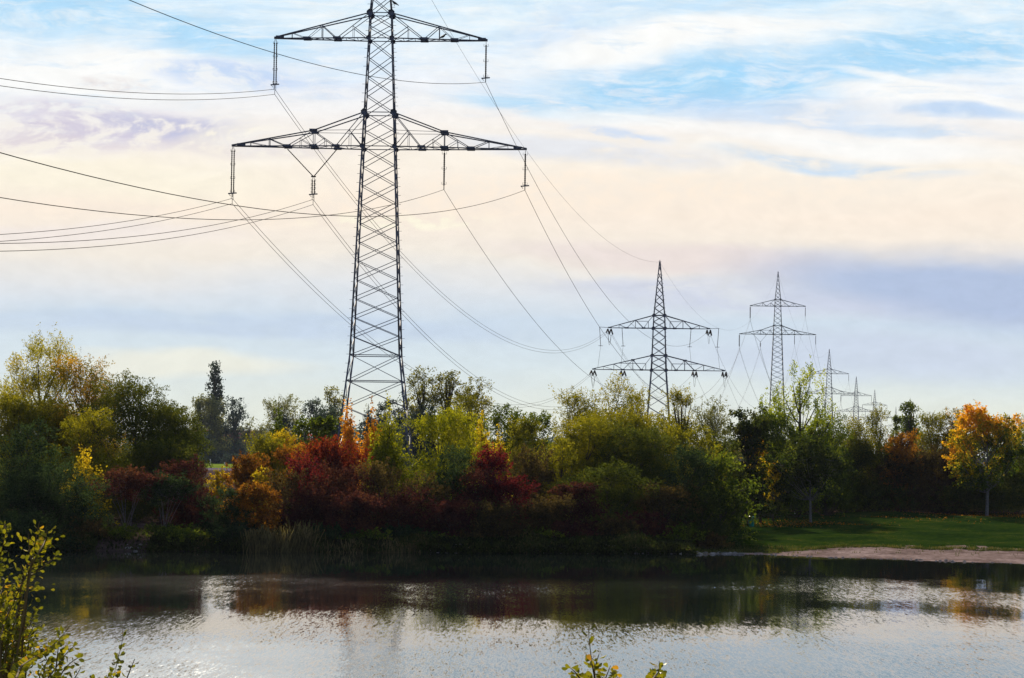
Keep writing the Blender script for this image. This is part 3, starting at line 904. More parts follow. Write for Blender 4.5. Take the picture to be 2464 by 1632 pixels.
    if shape == 'willow':
        pos[:, 2] -= (u ** 2) * tl[ti] * .35
    # fit the envelope to the place the photo gives it
    zt = np.percentile(pos[:, 2], {'feathery': 99.5, 'spiky': 99.5, 'fan': 98.6}.get(shape, 98.8))
    zl = np.percentile(pos[:, 2], .5)
    f = (H - zb) / (zt - zl); 
    def fitz(z): return zb + (z - zl) * f
    xl, xh = np.percentile(pos[:, 0], 2.5), np.percentile(pos[:, 0], 97.5)
    gx = Wd / (xh - xl); mx_ = (xl + xh) / 2
    if leaders is not None: gx, mx_ = 1.0, 0.0
    def fit(A):
        B = A.copy(); B[:, 2] = fitz(A[:, 2]); B[:, 0] = (A[:, 0] - mx_) * gx; B[:, 1] = A[:, 1] * min(gx, 1.2)
        return B
    pos = fit(pos); C_ = fit(C_); tbf = fit(tb); 
    keep = pos[:, 2] > .02
    pos = pos[keep]; ti = ti[keep]; NL = len(pos)
    ld = td[ti] * .7 + rng.normal(size=(NL, 3)) * .75
    if shape == 'willow': ld[:, 2] -= .3
    if shape in ('maple', 'fan'): ld[:, 2] -= .6
    ld /= np.linalg.norm(ld, axis=1)[:, None]
    sd_ = np.cross(ld, rng.normal(size=(NL, 3))); sd_ /= (np.linalg.norm(sd_, axis=1)[:, None] + 1e-9)
    nrm = np.cross(ld, sd_)
    Ls = lf * rng.uniform(.6, 1.25, NL)[:, None]; Ws = lw * rng.uniform(.6, 1.2, NL)[:, None]
    v = np.empty((NL, 4, 3), np.float32)
    v[:, 0] = pos; v[:, 1] = pos + ld * Ls * .5 + sd_ * Ws * .5 + nrm * Ws * .12
    v[:, 2] = pos + ld * Ls; v[:, 3] = pos + ld * Ls * .5 - sd_ * Ws * .5 + nrm * Ws * .12
    lobe_t = rng.normal(0, .10, n)[li][ti]
    tone = .42 + rng.normal(0, .17, NL) + lobe_t * 1.5
    if grad is not None:  # sunlit crown tops put into leaf tone; real autumn colour on orange maples
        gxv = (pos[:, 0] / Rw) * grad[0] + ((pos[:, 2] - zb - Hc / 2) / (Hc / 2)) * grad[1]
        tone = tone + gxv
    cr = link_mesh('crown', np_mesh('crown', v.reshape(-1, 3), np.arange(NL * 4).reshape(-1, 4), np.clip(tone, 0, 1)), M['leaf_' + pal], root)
    # wood
    b = Bars()
    tr = max(.05, min(.30, H * .016)) * (k ** .6)
    side = 5 if D < 330 else 4
    if stems == 1:
        topz = zb + Hc * (.9 if shape in ('conifer', 'poplar', 'spiky') else .62)
        tp = curve((lean, 0, -.3), (0, 0, topz), (rng.normal(0, .15), 0, 0), 8)
        b.path(tp, list(np.linspace(tr * 2.3, tr * .5, 9)), 7)
        def frm(z):
            i = np.clip(z / topz * 8, 0, 7.99); a = int(i); return tp[a] + (tp[a + 1] - tp[a]) * (i - a)
        for c in C_:
            zz = max(zb * .9, min(topz * .95, c[2] - abs(c[0]) * .9 - .15 * H * rng.uniform(.5, 1)))
            s = frm(max(zz, 0.2))
            b.path(curve(s, c, (0, 0, -.06 * H)), list(np.linspace(tr * .75, tr * .22, 5)), 4)
    else:
        for q in range(stems):
            an = rng.uniform(0, 2 * math.pi); c = C_[q % n]
            s = np.array([lean + math.cos(an) * .25 * min(1, Rw), math.sin(an) * .25, -.1])
            b.path(curve(s, c, (0, 0, .1 * H), 6), list(np.linspace(tr * .95, tr * .3, 7)), 4)
    ns = min(NTw, 160 if D < 330 else 40)
    for q in rng.choice(NTw, ns, replace=False):
        e = tbf[q] + td[q] * tl[q] * .6
        if e[2] < .1: continue
        b.path(curve(C_[li[q]], e, rng.normal(0, .08 * Rw, 3) * .4, 3), list(np.linspace(tr * .22, tr * .07 + .006, 4)), 3)
    b.build('trunk', M[bark], root)
    return root

T, Sh = 'tree', 'shrub'
NB = 'shrubs along the far shore'
BT = 'trees behind the far shore'
# -- far shore, left end
plant('willow_tree', 100, 824, 260, 252, 'feathery', 'pale', 'tallest tree, pale feathery crown over the far left shore', base=.1, cov=3.6, grad=(0, .2), leaders=[(40, 868), (80, 835), (105, 826), (142, 824), (60, 850), (165, 850), (10, 920), (125, 836)])
plant('autumn_tree', 208, 866, 160, 246, 'feathery', 'oliveorange', 'orange-tinged open tree beside the tallest feathery one', base=.15, cov=2.3, grad=(0, .2))
plant('willow_tree', 45, 955, 190, 243, 'willow', 'olive', 'yellow-green willow under the tallest feathery tree', grad=(0, .25))
plant('willow_tree', 330, 926, 245, 238, 'willow', 'darkolive', 'broad dark olive willow right of the orange-tinged tree', base=.04, cov=3.2, grad=(0, .2))
plant('willow_tree', 425, 985, 110, 240, 'willow', 'darkolive', 'dark shoulder willow next to the gap with the meadow', base=.1)
plant('willow_shrub', 200, 1000, 165, 230, 'willow', 'olive', 'sunlit yellow-green bush in front of the dark willow', cat=Sh, grad=(0, .3))
plant('willow_shrub', 390, 1062, 150, 231, 'willow', 'darkolive', 'olive bush below the dark willow, left of the meadow gap', cat=Sh, grad=(0, .15))
plant('willow_shrub', 50, 1030, 190, 222, 'willow', 'bluegreen', 'wide blue-green willow bush at the far left shore', cat=Sh)
plant('willow_shrub', 130, 1130, 210, 217, 'willow', 'bluegreen', 'low dark blue-green bush hanging to the water', cat=Sh)
plant('golden_shrub', 203, 1100, 95, 226, 'fan', 'gold', 'small golden-leaved bush between blue-green and maroon ones', cat=Sh, cov=2.4)
plant('dogwood_shrub', 308, 1128, 130, 220, 'round', 'maroon', 'maroon bush on bare pale stems above the dirt bank', base=.50, cat=Sh, stems=9, bark='bark_pale', grad=(0, .15))
plant('hazel_shrub', 402, 1138, 105, 221, 'round', 'bluegreen', 'green bush on thin pale stems beside the maroon one', base=.45, cat=Sh, stems=8, bark='bark_pale')
plant('dogwood_shrub', 445, 1112, 92, 226, 'shrub', 'maroon', 'dark maroon bush at the left edge of the meadow gap', cat=Sh)
plant('low_shrub', 215, 1248, 110, 213, 'shrub', 'brown', 'low brownish bush on the dirt bank, near left', cat=Sh, group=NB)
plant('low_shrub', 285, 1262, 70, 213.5, 'shrub', 'green', 'low green bush beside the brownish one on the dirt bank', cat=Sh, group=NB)
plant('low_shrub', 420, 1262, 110, 214, 'shrub', 'green', 'low green bush under the pale-stemmed green bush', cat=Sh, group=NB)
plant('low_shrub', 60, 1235, 170, 209, 'shrub', 'bluegreen', 'dark low bush at the waterline, farthest left', cat=Sh, group=NB)
plant('willow_shrub', 548, 1178, 105, 215, 'willow', 'bluegreen', 'blue-green bush at the water below the meadow gap', cat=Sh)
plant('golden_shrub', 530, 1134, 44, 232, 'shrub', 'gold', 'small yellow bush standing right in the meadow gap', cat=Sh)
plant('low_shrub', 495, 1195, 80, 220, 'shrub', 'maroon', 'dull red bush under the small yellow one', cat=Sh)
# -- mound right of the gap
plant('hazel_shrub', 632, 1052, 100, 240, 'shrub', 'olive', 'olive bush rising right of the meadow gap', cat=Sh, grad=(0, .2))
plant('golden_shrub', 672, 1045, 85, 243, 'shrub', 'gold', 'yellow bush on top of the mound right of the gap', cat=Sh)
plant('autumn_shrub', 602, 1098, 92, 229, 'shrub', 'rust', 'rusty orange bush at the right edge of the gap', cat=Sh)
plant('golden_shrub', 620, 1137, 46, 222, 'shrub', 'gold', 'small bright gold bush in front of the rusty one', cat=Sh)
plant('maple_tree', 668, 996, 58, 266, 'fan', 'green', 'slim green sapling with one orange tuft above the mound', cov=2.6, base=.1)
plant('maple_tree', 764, 1006, 98, 258, 'maple', 'green', 'round dark green broadleaf tree left of the orange treetops', base=.1, grad=(0, .15))
plant('autumn_shrub', 700, 1075, 95, 234, 'shrub', 'rust', 'rust and red bush in front of the yellow mound', cat=Sh, grad=(0, .2))
plant('dogwood_shrub', 768, 1064, 125, 229, 'shrub', 'red', 'bright red bush below the green broadleaf tree', cat=Sh, grad=(0, .25))
plant('dogwood_shrub', 742, 1100, 100, 224, 'shrub', 'crimson', 'crimson bush in front of the bright red one', cat=Sh, grad=(0, .2))
plant('dogwood_shrub', 828, 1068, 90, 231, 'shrub', 'red', 'red-orange bush directly under the orange treetops', cat=Sh, grad=(0, .3))
plant('cherry_tree', 838, 1000, 56, 248, 'fan', 'orange', 'left of two small flame-orange treetops before the near pylon', cov=3.0)
plant('cherry_tree', 895, 1010, 52, 249, 'fan', 'orange', 'right of two small flame-orange treetops before the near pylon', cov=3.0)
plant('poplar_tree', 938, 996, 105, 238, 'spiky', 'yellowgreen', 'yellow-green upright bush between flame-orange tops and round willow', cov=3.4, grad=(0, .2))
plant('willow_tree', 1058, 996, 165, 234, 'willow', 'yellowgreen', 'bright yellow-green domed willow right of the near pylon', grad=(0, .25), cov=3.0)
plant('willow_shrub', 1092, 1085, 120, 224, 'willow', 'bluegreen', 'blue-green bush in front of the bright domed willow', cat=Sh, grad=(0, .1))
plant('birch_tree', 1160, 1010, 60, 240, 'spiky', 'gold', 'golden pointed small tree right of the domed willow', cov=3.2, grad=(0, .2))
plant('birch_tree', 1204, 1050, 48, 236, 'spiky', 'gold', 'lower golden pointed tree beside the taller golden one', cov=3.2)
plant('dogwood_shrub', 1190, 1084, 92, 226, 'shrub', 'crimson', 'crimson-topped bush below the golden pointed trees', cat=Sh, grad=(0, .3))
plant('alder_tree', 1222, 986, 105, 260, 'round', 'green', 'dark green bushy tree left of the big olive willow', grad=(0, .15))
plant('alder_tree', 1292, 1000, 85, 262, 'round', 'green', 'green tree tucked against the big olive willow', grad=(0, .15))
plant('hazel_shrub', 1262, 1016, 100, 245, 'round', 'olive', 'olive rounded bush before the two green alders', cat=Sh)
# -- front row along the water
def front(px, top, w, D, pal, label, name='dogwood_shrub', shape='shrub', g=NB, **kw):
    plant(name, px, top, w, D, shape, pal, label, cat=Sh, group=g, **kw)
front(612, 1165, 100, 217, 'rust', 'brown-orange bush over the reeds, near the gap')
front(690, 1140, 110, 221, 'brown', 'brown bush between rusty bush and crimson bush')
front(740, 1175, 110, 216, 'maroon', 'dark maroon bush behind the tallest reeds')
front(815, 1125, 130, 222, 'maroon', 'purple-maroon bush below the red-orange one', grad=(0, .25))
front(855, 1190, 120, 215, 'maroon', 'low plum-coloured bush below the upright yellow-green tree')
front(915, 1118, 110, 224, 'brown', 'olive-brown bush under the upright yellow-green tree', grad=(0, .2))
front(960, 1180, 120, 217, 'maroon', 'dark wine-coloured bush below the bright domed willow')
front(1030, 1150, 110, 220, 'brown', 'dull brown bush below the bright domed willow')
front(1080, 1205, 110, 215, 'maroon', 'low dark red bush beneath the blue-green bush')
front(1150, 1135, 120, 221, 'maroon', 'maroon bush under the crimson-topped one', grad=(0, .3))
front(1225, 1150, 110, 219, 'crimson', 'dusky crimson bush left of the big olive willow')
front(1195, 1210, 130, 215, 'brown', 'low brown bush at the water under the dusky crimson one')
front(1290, 1085, 90, 229, 'brown', 'dark brown bush in the hollow left of the big willow', grad=(0, .2))
front(1310, 1195, 120, 217, 'brown', 'brown bush at the foot of the big olive willow')
front(470, 1275, 90, 211, 'green', 'low green tuft of bush at the water below the gap', name='low_shrub')
front(560, 1262, 90, 211.5, 'bluegreen', 'low blue-green bush left of the reeds', name='low_shrub')
front(800, 1262, 90, 213, 'bluegreen', 'low blue-green bush right of the reeds', name='low_shrub')
front(880, 1275, 100, 213, 'green', 'low green bush second right of the reeds', name='low_shrub')
front(960, 1265, 100, 213.5, 'bluegreen', 'low blue-green bush below the domed willow', name='low_shrub')
front(1045, 1280, 90, 213.5, 'green', 'low olive green bush at the middle of the shore', name='low_shrub')
front(1130, 1272, 100, 214, 'brown', 'low brown bush at the water before the maroon one', name='low_shrub')
front(1215, 1290, 90, 214, 'green', 'grassy green bush at the water before pale stones', name='low_shrub')
front(1300, 1272, 100, 215, 'green', 'low green bush at the foot of the big willow', name='low_shrub')
front(1385, 1255, 110, 216, 'maroon', 'low purple-brown bush below the big olive willow', name='low_shrub')
front(1470, 1245, 110, 217, 'brown', 'low brown bush below the big willow, over the stones', name='low_shrub')
front(1555, 1235, 110, 218, 'maroon', 'low reddish bush right of the big willow', name='low_shrub')
front(1632, 1262, 100, 218, 'green', 'low green bush left of the round green bush', name='low_shrub')
front(1700, 1282, 90, 218, 'brown', 'low brown bush where the beach begins', name='low_shrub')
# -- big willow and its neighbours
plant('willow_tree', 1455, 922, 200, 250, 'feathery', 'olive', 'big olive feathery willow with the highest crown before the second pylon', base=.05, cov=2.6, grad=(0, .35), leaders=[(1492, 922), (1470, 935), (1512, 940), (1440, 955), (1415, 965), (1535, 960)])
plant('willow_tree', 1385, 944, 120, 252, 'feathery', 'olive', 'olive feathery tree left shoulder of the big willow', base=.05, cov=2.2, grad=(0, .35))
plant('willow_tree', 1528, 942, 75, 258, 'feathery', 'olive', 'thin feathery tree at the foot of the second pylon', base=.1, cov=1.6, grad=(0, .35))
plant('willow_tree', 1410, 1012, 190, 236, 'willow', 'olive', 'golden-olive lower crown in front of the big willow', grad=(-.1, .2), cov=2.8)
plant('willow_tree', 1530, 1035, 170, 234, 'willow', 'darkolive', 'brownish olive crown in front of the thin feathery tree', grad=(0, .1), cov=2.8)
plant('willow_shrub', 1352, 1062, 80, 230, 'willow', 'olive', 'light olive bush at the left flank of the big willow', cat=Sh, grad=(0, .2))
plant('willow_shrub', 1460, 1120, 170, 224, 'willow', 'darkolive', 'grey-brown drooping bush under the golden-olive crown', cat=Sh)
plant('willow_shrub', 1375, 1165, 110, 221, 'willow', 'maroon', 'dark brown bush beneath the light olive one', cat=Sh)
plant('willow_tree', 1478, 1000, 215, 241, 'willow', 'olive', 'wide domed olive willow filling the middle below the highest feathery crown', grad=(-.1, .25), cov=3.0)
plant('willow_tree', 1642, 937, 80, 266, 'feathery', 'olive', 'pointed feathery tree just right of the second pylon', base=.1, cov=1.7, grad=(0, .35))
plant('willow_tree', 1715, 965, 100, 264, 'feathery', 'grey', 'grey-green thin-crowned tree right of the pointed feathery one', base=.1, cov=1.7)
plant('hazel_shrub', 1600, 1010, 110, 246, 'round', 'olive', 'olive bush hiding the foot of the second pylon', cat=Sh)
plant('hazel_shrub', 1670, 1035, 120, 243, 'round', 'olive', 'yellowish olive bush below the pointed feathery tree', cat=Sh, grad=(0, .15))
plant('hazel_shrub', 1730, 1055, 90, 250, 'round', 'darkolive', 'dark grey-olive bush left of the dark maple', cat=Sh)
plant('maple_tree', 1800, 990, 90, 270, 'maple', 'darkgreen', 'dark green maple left of the bright spiky poplar', base=.1, grad=(0, .3))
plant('hawthorn_shrub', 1736, 1098, 132, 230, 'maple', 'green', 'large round green bush beside the litter bin', cat=Sh, grad=(.1, .25))
plant('willow_shrub', 1650, 1082, 130, 228, 'willow', 'bluegreen', 'blue-grey bush left of the large round green one', cat=Sh, grad=(0, .1))
plant('willow_shrub', 1600, 1170, 130, 222, 'willow', 'brown', 'dull brown bush below the blue-grey one', cat=Sh)
plant('willow_shrub', 1690, 1180, 120, 223, 'shrub', 'darkgreen', 'dark green bush low between round green and brown ones', cat=Sh)
# -- right side behind the lawn
plant('maple_tree', 1812, 1046, 72, 272, 'maple', 'orangegreen', 'small maple, orange on top, on a leaning trunk', base=.28, grad=(0, .45), lean=.9, cov=2.6)
plant('maple_tree', 1862, 1112, 44, 274, 'maple', 'gold', 'little yellow-leaved tree between two lawn trees', base=.25, cov=2.2)
plant('poplar_tree', 1925, 886, 190, 290, 'spiky', 'brightgreen', 'bright yellow-green open poplar with spiky shoots before the tall pylon', cov=1.7, grad=(0, .3), base=.05, leaders=[(1901, 890), (1952, 886), (1936, 905), (1978, 918), (1885, 915), (1838, 960), (2010, 972), (1862, 945), (1920, 925), (1993, 945)])
plant('poplar_tree', 1858, 1000, 110, 288, 'round', 'green', 'lower leafy poplar left of the spiky one', cov=2.3, grad=(0, .2))
plant('poplar_tree', 1990, 1005, 90, 292, 'round', 'green', 'lower leafy poplar right of the spiky one', cov=2.2, grad=(0, .2))
plant('linden_tree', 1950, 1056, 146, 272, 'maple', 'darkgreen', 'dark green lawn tree with pale straight trunk, centre of the lawn', base=.33, bark='bark_pale', lean=.1, cov=3.2)
plant('maple_tree', 2376, 985, 138, 299, 'maple', 'orangegreen', 'round maple, orange above and yellow-green below, pale trunk on the lawn', base=.28, grad=(-.24, .46), bark='bark_pale', cov=4.6)
plant('hazel_shrub', 2050, 1016, 95, 309, 'round', 'olive', 'olive tree right of the spiky poplar', grad=(0, .2))
plant('hazel_shrub', 1985, 1030, 110, 303, 'round', 'green', 'green bush behind the pale-trunked lawn tree', cat=Sh)
plant('poplar_tree', 2116, 985, 80, 314, 'feathery', 'olive', 'leafy pointed olive tree before the fifth pylon', cov=2.2, grad=(0, .2))
plant('poplar_tree', 2192, 973, 56, 520, 'poplar', 'green', 'rounded upright poplar standing alone behind the hedge', grad=(0, .2))
plant('poplar_tree', 2156, 1004, 32, 430, 'poplar', 'green', 'short poplar to the left of the rounded upright one', grad=(0, .2))
plant('autumn_shrub', 2170, 1046, 72, 306, 'round', 'rust', 'rusty red bush under the rounded poplar', cat=Sh, grad=(0, .3))
plant('alder_tree', 2250, 996, 78, 316, 'feathery', 'olive', 'olive upright tree left of the orange-topped maple', cov=2.6, grad=(0, .2))
plant('alder_tree', 2300, 994, 66, 314, 'round', 'oliveorange', 'orange-tinged dark tree touching the big maple', cov=3.0)
plant('alder_tree', 2452, 1000, 60, 420, 'feathery', 'grey', 'pale grey-green tree at the right edge, far back')
plant('alder_tree', 2440, 1040, 90, 318, 'round', 'green', 'green bush at the right edge behind the maple')
HG = 'hedge behind the lawn'
for (px, tp, w, D, pal, lb) in ((1790, 1120, 120, 300, 'darkgreen', 'dark hedge bush behind the leaning-trunk maple'), (1870, 1065, 120, 302, 'darkgreen', 'dark hedge bush between maple and pale-trunked tree'),
        (2030, 1085, 120, 307, 'darkgreen', 'dark green hedge bush right of the pale-trunked tree'), (2100, 1070, 110, 308, 'darkgreen', 'dark green hedge bush below the pointed olive tree'),
        (2175, 1092, 120, 307, 'brown', 'brown-green hedge bush under the rusty red bush'), (2250, 1080, 120, 308, 'brown', 'purple-brown hedge bush left of the big maple'),
        (2320, 1090, 110, 308, 'maroon', 'dark plum hedge bush behind the big maple'), (2420, 1085, 130, 309, 'darkgreen', 'dark hedge bush at the right edge'),
        (2060, 1170, 120, 305, 'green', 'low green hedge bush with a yellow patch'), (1930, 1150, 130, 305, 'darkgreen', 'low dark bush behind the pale-trunked tree'),
        (2140, 1160, 130, 305.5, 'darkgreen', 'low dark hedge bush in the middle of the lawn edge'), (2220, 1165, 130, 305, 'brown', 'low brown hedge bush at the lawn edge'), (2300, 1170, 120, 305, 'darkgreen', 'low dark hedge bush left of the maple trunk'),
        (2400, 1165, 150, 306, 'darkgreen', 'low dark hedge bush right of the maple trunk'), (1840, 1165, 110, 304, 'brown', 'low dark bush behind the leaning trunk')):
    plant('hedge_bush', px, tp, w, D, 'shrub', {'darkgreen': 'darkolive'}.get(pal, pal), lb, cat=Sh, group=HG, cov=3.0)
# -- far trees behind the shore belt
FG = 'far trees beyond the fields'
def far(px, top, w, D, shape, pal, label, name='far_tree', **kw):
    plant(name, px, top, w, D, shape, pal, label, group=FG, **kw)
far(517, 882, 42, 1100, 'poplar', 'conifer', 'tall narrow dark poplar standing over the far farm', name='poplar_tree', cov=4.2)
far(512, 962, 92, 1085, 'round', 'grey', 'broad olive tree at the foot of the narrow poplar', cov=3)
far(482, 957, 38, 1080, 'round', 'grey', 'thin leafy tree left of the narrow poplar')
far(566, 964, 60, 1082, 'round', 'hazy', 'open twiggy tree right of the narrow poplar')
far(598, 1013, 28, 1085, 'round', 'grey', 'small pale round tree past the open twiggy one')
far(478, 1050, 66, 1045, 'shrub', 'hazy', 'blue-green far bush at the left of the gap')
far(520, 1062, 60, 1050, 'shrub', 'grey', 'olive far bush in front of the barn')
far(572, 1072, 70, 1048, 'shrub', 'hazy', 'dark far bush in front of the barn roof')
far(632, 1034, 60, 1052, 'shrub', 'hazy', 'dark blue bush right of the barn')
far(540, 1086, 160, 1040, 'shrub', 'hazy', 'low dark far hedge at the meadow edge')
far(682, 958, 104, 520, 'feathery', 'grey', 'rounded twiggy tree left of the near pylon, far back', cov=2.0)
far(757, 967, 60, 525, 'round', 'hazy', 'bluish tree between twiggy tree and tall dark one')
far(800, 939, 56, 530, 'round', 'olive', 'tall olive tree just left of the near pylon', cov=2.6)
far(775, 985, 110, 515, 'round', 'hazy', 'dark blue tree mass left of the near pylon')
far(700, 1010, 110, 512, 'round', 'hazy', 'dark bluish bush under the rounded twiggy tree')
far(882, 977, 48, 540, 'feathery', 'grey', 'nearly bare tree seen through the near pylon', cov=.35)
far(887, 992, 24, 500, 'conifer', 'conifer', 'small dark spruce seen through the near pylon', name='spruce_tree')
far(909, 998, 18, 505, 'conifer', 'conifer', 'smaller dark spruce right of the first', name='spruce_tree')
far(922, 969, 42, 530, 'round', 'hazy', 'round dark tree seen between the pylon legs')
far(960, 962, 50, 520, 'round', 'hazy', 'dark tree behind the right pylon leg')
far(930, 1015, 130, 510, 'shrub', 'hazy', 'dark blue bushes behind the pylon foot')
far(1018, 894, 84, 480, 'round', 'olive', 'first tall poplar right of the near pylon', name='poplar_tree', cov=2.0, base=.22)
far(1078, 898, 60, 482, 'round', 'olive', 'second tall poplar right of the near pylon', name='poplar_tree', cov=1.8, base=.22)
far(1140, 916, 74, 478, 'round', 'olive', 'third poplar, lower, farthest from the near pylon', name='poplar_tree', cov=1.9, base=.15)
far(1120, 958, 125, 400, 'willow', 'olive', 'wide olive willow under the third poplar', cov=2.2)
far(1005, 985, 90, 470, 'shrub', 'hazy', 'dark bush under the tall poplars')
far(1040, 987, 28, 440, 'conifer', 'conifer', 'dark spruce beneath the second tall poplar', name='spruce_tree')

# distant woodland that closes the horizon behind everything
def wood_strip():
    NL = 90000
    x = rng.uniform(-420, 620, NL); y = rng.uniform(1560, 1640, NL)
    hh = 15 + 4 * np.sin(x * .05) + 3 * np.sin(x * .13 + 2) + 2 * np.sin(x * .31)
    z = 1.5 + rng.uniform(0, 1, NL) ** .8 * hh * .85
    pos = np.stack([x, y, z], -1)
    ld = rng.normal(size=(NL, 3)); ld /= np.linalg.norm(ld, axis=1)[:, None]
    sd_ = np.cross(ld, rng.normal(size=(NL, 3))); sd_ /= np.linalg.norm(sd_, axis=1)[:, None]
    v = np.empty((NL, 4, 3)); v[:, 0] = pos; v[:, 1] = pos + ld * .8 + sd_ * .5; v[:, 2] = pos + ld * 1.6; v[:, 3] = pos + ld * .8 - sd_ * .5
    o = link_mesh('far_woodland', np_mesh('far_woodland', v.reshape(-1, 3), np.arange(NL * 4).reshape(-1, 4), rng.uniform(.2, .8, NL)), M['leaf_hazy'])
    props(o, 'distant dark woodland along the horizon', 'woodland', kind='stuff')
wood_strip()

# ground cover and grasses along the bank (uncountable)
def bank_cover():
    NL = 110000
    x = rng.uniform(-46, 14.8, NL)
    y = shore(x) - .3 + rng.uniform(0, 1, NL) ** 1.6 * 12
    clump = .5 + .5 * np.sin(x * 1.1) * np.sin(x * .37 + 1)
    keep = ~((x > -31.5) & (x < -27.5) & (rng.random(NL) < .9))
    z = ground_z(x, y) + rng.uniform(0, 1, NL) ** 1.5 * (.12 + .6 * clump)
    pos = np.stack([x, y, z], -1)[keep]; NL = len(pos)
    ld = rng.normal(size=(NL, 3)) * .5 + np.array([0, 0, .8]); ld /= np.linalg.norm(ld, axis=1)[:, None]
    sd_ = np.cross(ld, rng.normal(size=(NL, 3))); sd_ /= np.linalg.norm(sd_, axis=1)[:, None]
    Ls = rng.uniform(.12, .35, NL)[:, None]; Ws = rng.uniform(.03, .09, NL)[:, None]
    v = np.empty((NL, 4, 3)); v[:, 0] = pos; v[:, 1] = pos + ld * Ls * .5 + sd_ * Ws; v[:, 2] = pos + ld * Ls; v[:, 3] = pos + ld * Ls * .5 - sd_ * Ws
    o = link_mesh('ground_cover', np_mesh('ground_cover', v.reshape(-1, 3), np.arange(NL * 4).reshape(-1, 4), np.clip(clump[keep] * .5 + rng.normal(.2, .2, NL), 0, 1)), M['leaf_weeds'])
    props(o, 'weeds and grass covering the far bank', 'ground cover', kind='stuff')
bank_cover()

def reeds(pxa, pxb, n, hmin, hmax, label):
    xa, xb = P(pxa, 1300, 206)[0], P(pxb, 1300, 206)[0]
    nc = max(4, int((xb - xa) / .55)); ccx = rng.uniform(xa, xb, nc); cch = rng.uniform(.35, 1, nc); ci = rng.integers(0, nc, n)
    x = ccx[ci] + rng.normal(0, .4, n); y = shore(x) + rng.normal(-.1, .6, n)
    hx = cch[ci]
    h = rng.uniform(hmin, hmax, n) * hx
    z0 = np.maximum(ground_z(x, y), -.3)
    base = np.stack([x, y, z0], -1)
    lean = np.stack([rng.normal(0, .22, n), rng.normal(0, .2, n), np.ones(n)], -1) * h[:, None]
    v = np.empty((n, 4, 3)); w = rng.uniform(.015, .035, n)[:, None]
    sx_ = np.array([1.0, 0, 0])
    v[:, 0] = base - sx_ * w; v[:, 1] = base + sx_ * w; v[:, 2] = base + lean + sx_ * w * .4 + np.array([.02, 0, 0]); v[:, 3] = base + lean - sx_ * w * .4
    o = link_mesh('reed_bed', np_mesh('reed_bed', v.reshape(-1, 3), np.arange(n * 4).reshape(-1, 4), rng.uniform(0, 1, n)), M['leaf_reed'])
    props(o, label, 'reeds', kind='stuff')
M['leaf_reed'] = foliage('leaves_reed', [(.04, .03, .014, 1), (.09, .07, .032, 1), (.17, .13, .06, 1)], .3)
reeds(600, 760, 1700, .7, 2.3, 'tall tan reeds standing in the water by the far shore')
reeds(760, 1010, 500, .4, 1.1, 'short tan reeds along the middle of the far shore')

def tufts():
    n = 16000
    x = rng.uniform(12.5, 60, n)
    sw = np.interp(x, [12, 17, 21, 26, 31, 60], [.8, 1.8, 4, 12, 17, 18])
    d = np.where(rng.random(n) < .75, sw + rng.normal(.3, .7, n), rng.uniform(.5, 1, n) * sw)
    d = np.where((x < 24) & (rng.random(n) < .6), rng.uniform(.5, 13, n), d)
    keep = (np.sin(x * 3.1 + d * 1.3) + np.sin(x * 1.3 - d * 2.2) > np.where(d < sw - .8, 1.45, -.6)) & (d > .5)
    x, d = x[keep], d[keep]; y = shore(x) + d; n = len(x)
    h = rng.uniform(.05, .28, n)
    b = np.stack([x, y, ground_z(x, y) - .01], -1)
    ln = np.stack([rng.normal(0, .35, n), rng.normal(0, .3, n), np.ones(n)], -1) * h[:, None]
    w = np.array([1.0, 0, 0]) * rng.uniform(.01, .03, n)[:, None]
    v = np.empty((n, 4, 3)); v[:, 0] = b - w; v[:, 1] = b + w; v[:, 2] = b + ln + w * .3; v[:, 3] = b + ln - w * .3
    o = link_mesh('grass_tufts', np_mesh('grass_tufts', v.reshape(-1, 3), np.arange(n * 4).reshape(-1, 4), rng.uniform(.2, 1, n)), M['leaf_weeds'])
    props(o, 'grass tufts growing into the sand and along the lawn edge', 'grass', kind='stuff')
tufts()

def stones():
    b = Bars()
    spots = [(rng.uniform(1040, 1130), .5) for _ in range(60)] + [(rng.uniform(1290, 1790), 1) for _ in range(300)] + [(rng.uniform(340, 520), .6) for _ in range(30)] + [(rng.uniform(1760, 2464), .5) for _ in range(140)]
    for px, k in spots:
        x = P(px, 1325, 212)[0]; y = float(shore(x)) + rng.normal(.6, .6)
        r = (abs(rng.normal(.07, .06)) + .04) * (.6 if px > 1790 else 1)
        z = gz(x, y)
        b.lathe((x, y, z - r * .2), [(0.01, 0), (r, r * .15), (r * .85, r * .6), (.01, r * .85)], 6)
    o = b.build('shore_stones', M['stone'])
    props(o, 'pale stones and pebbles along the waterline', 'stones', kind='stuff')
stones()

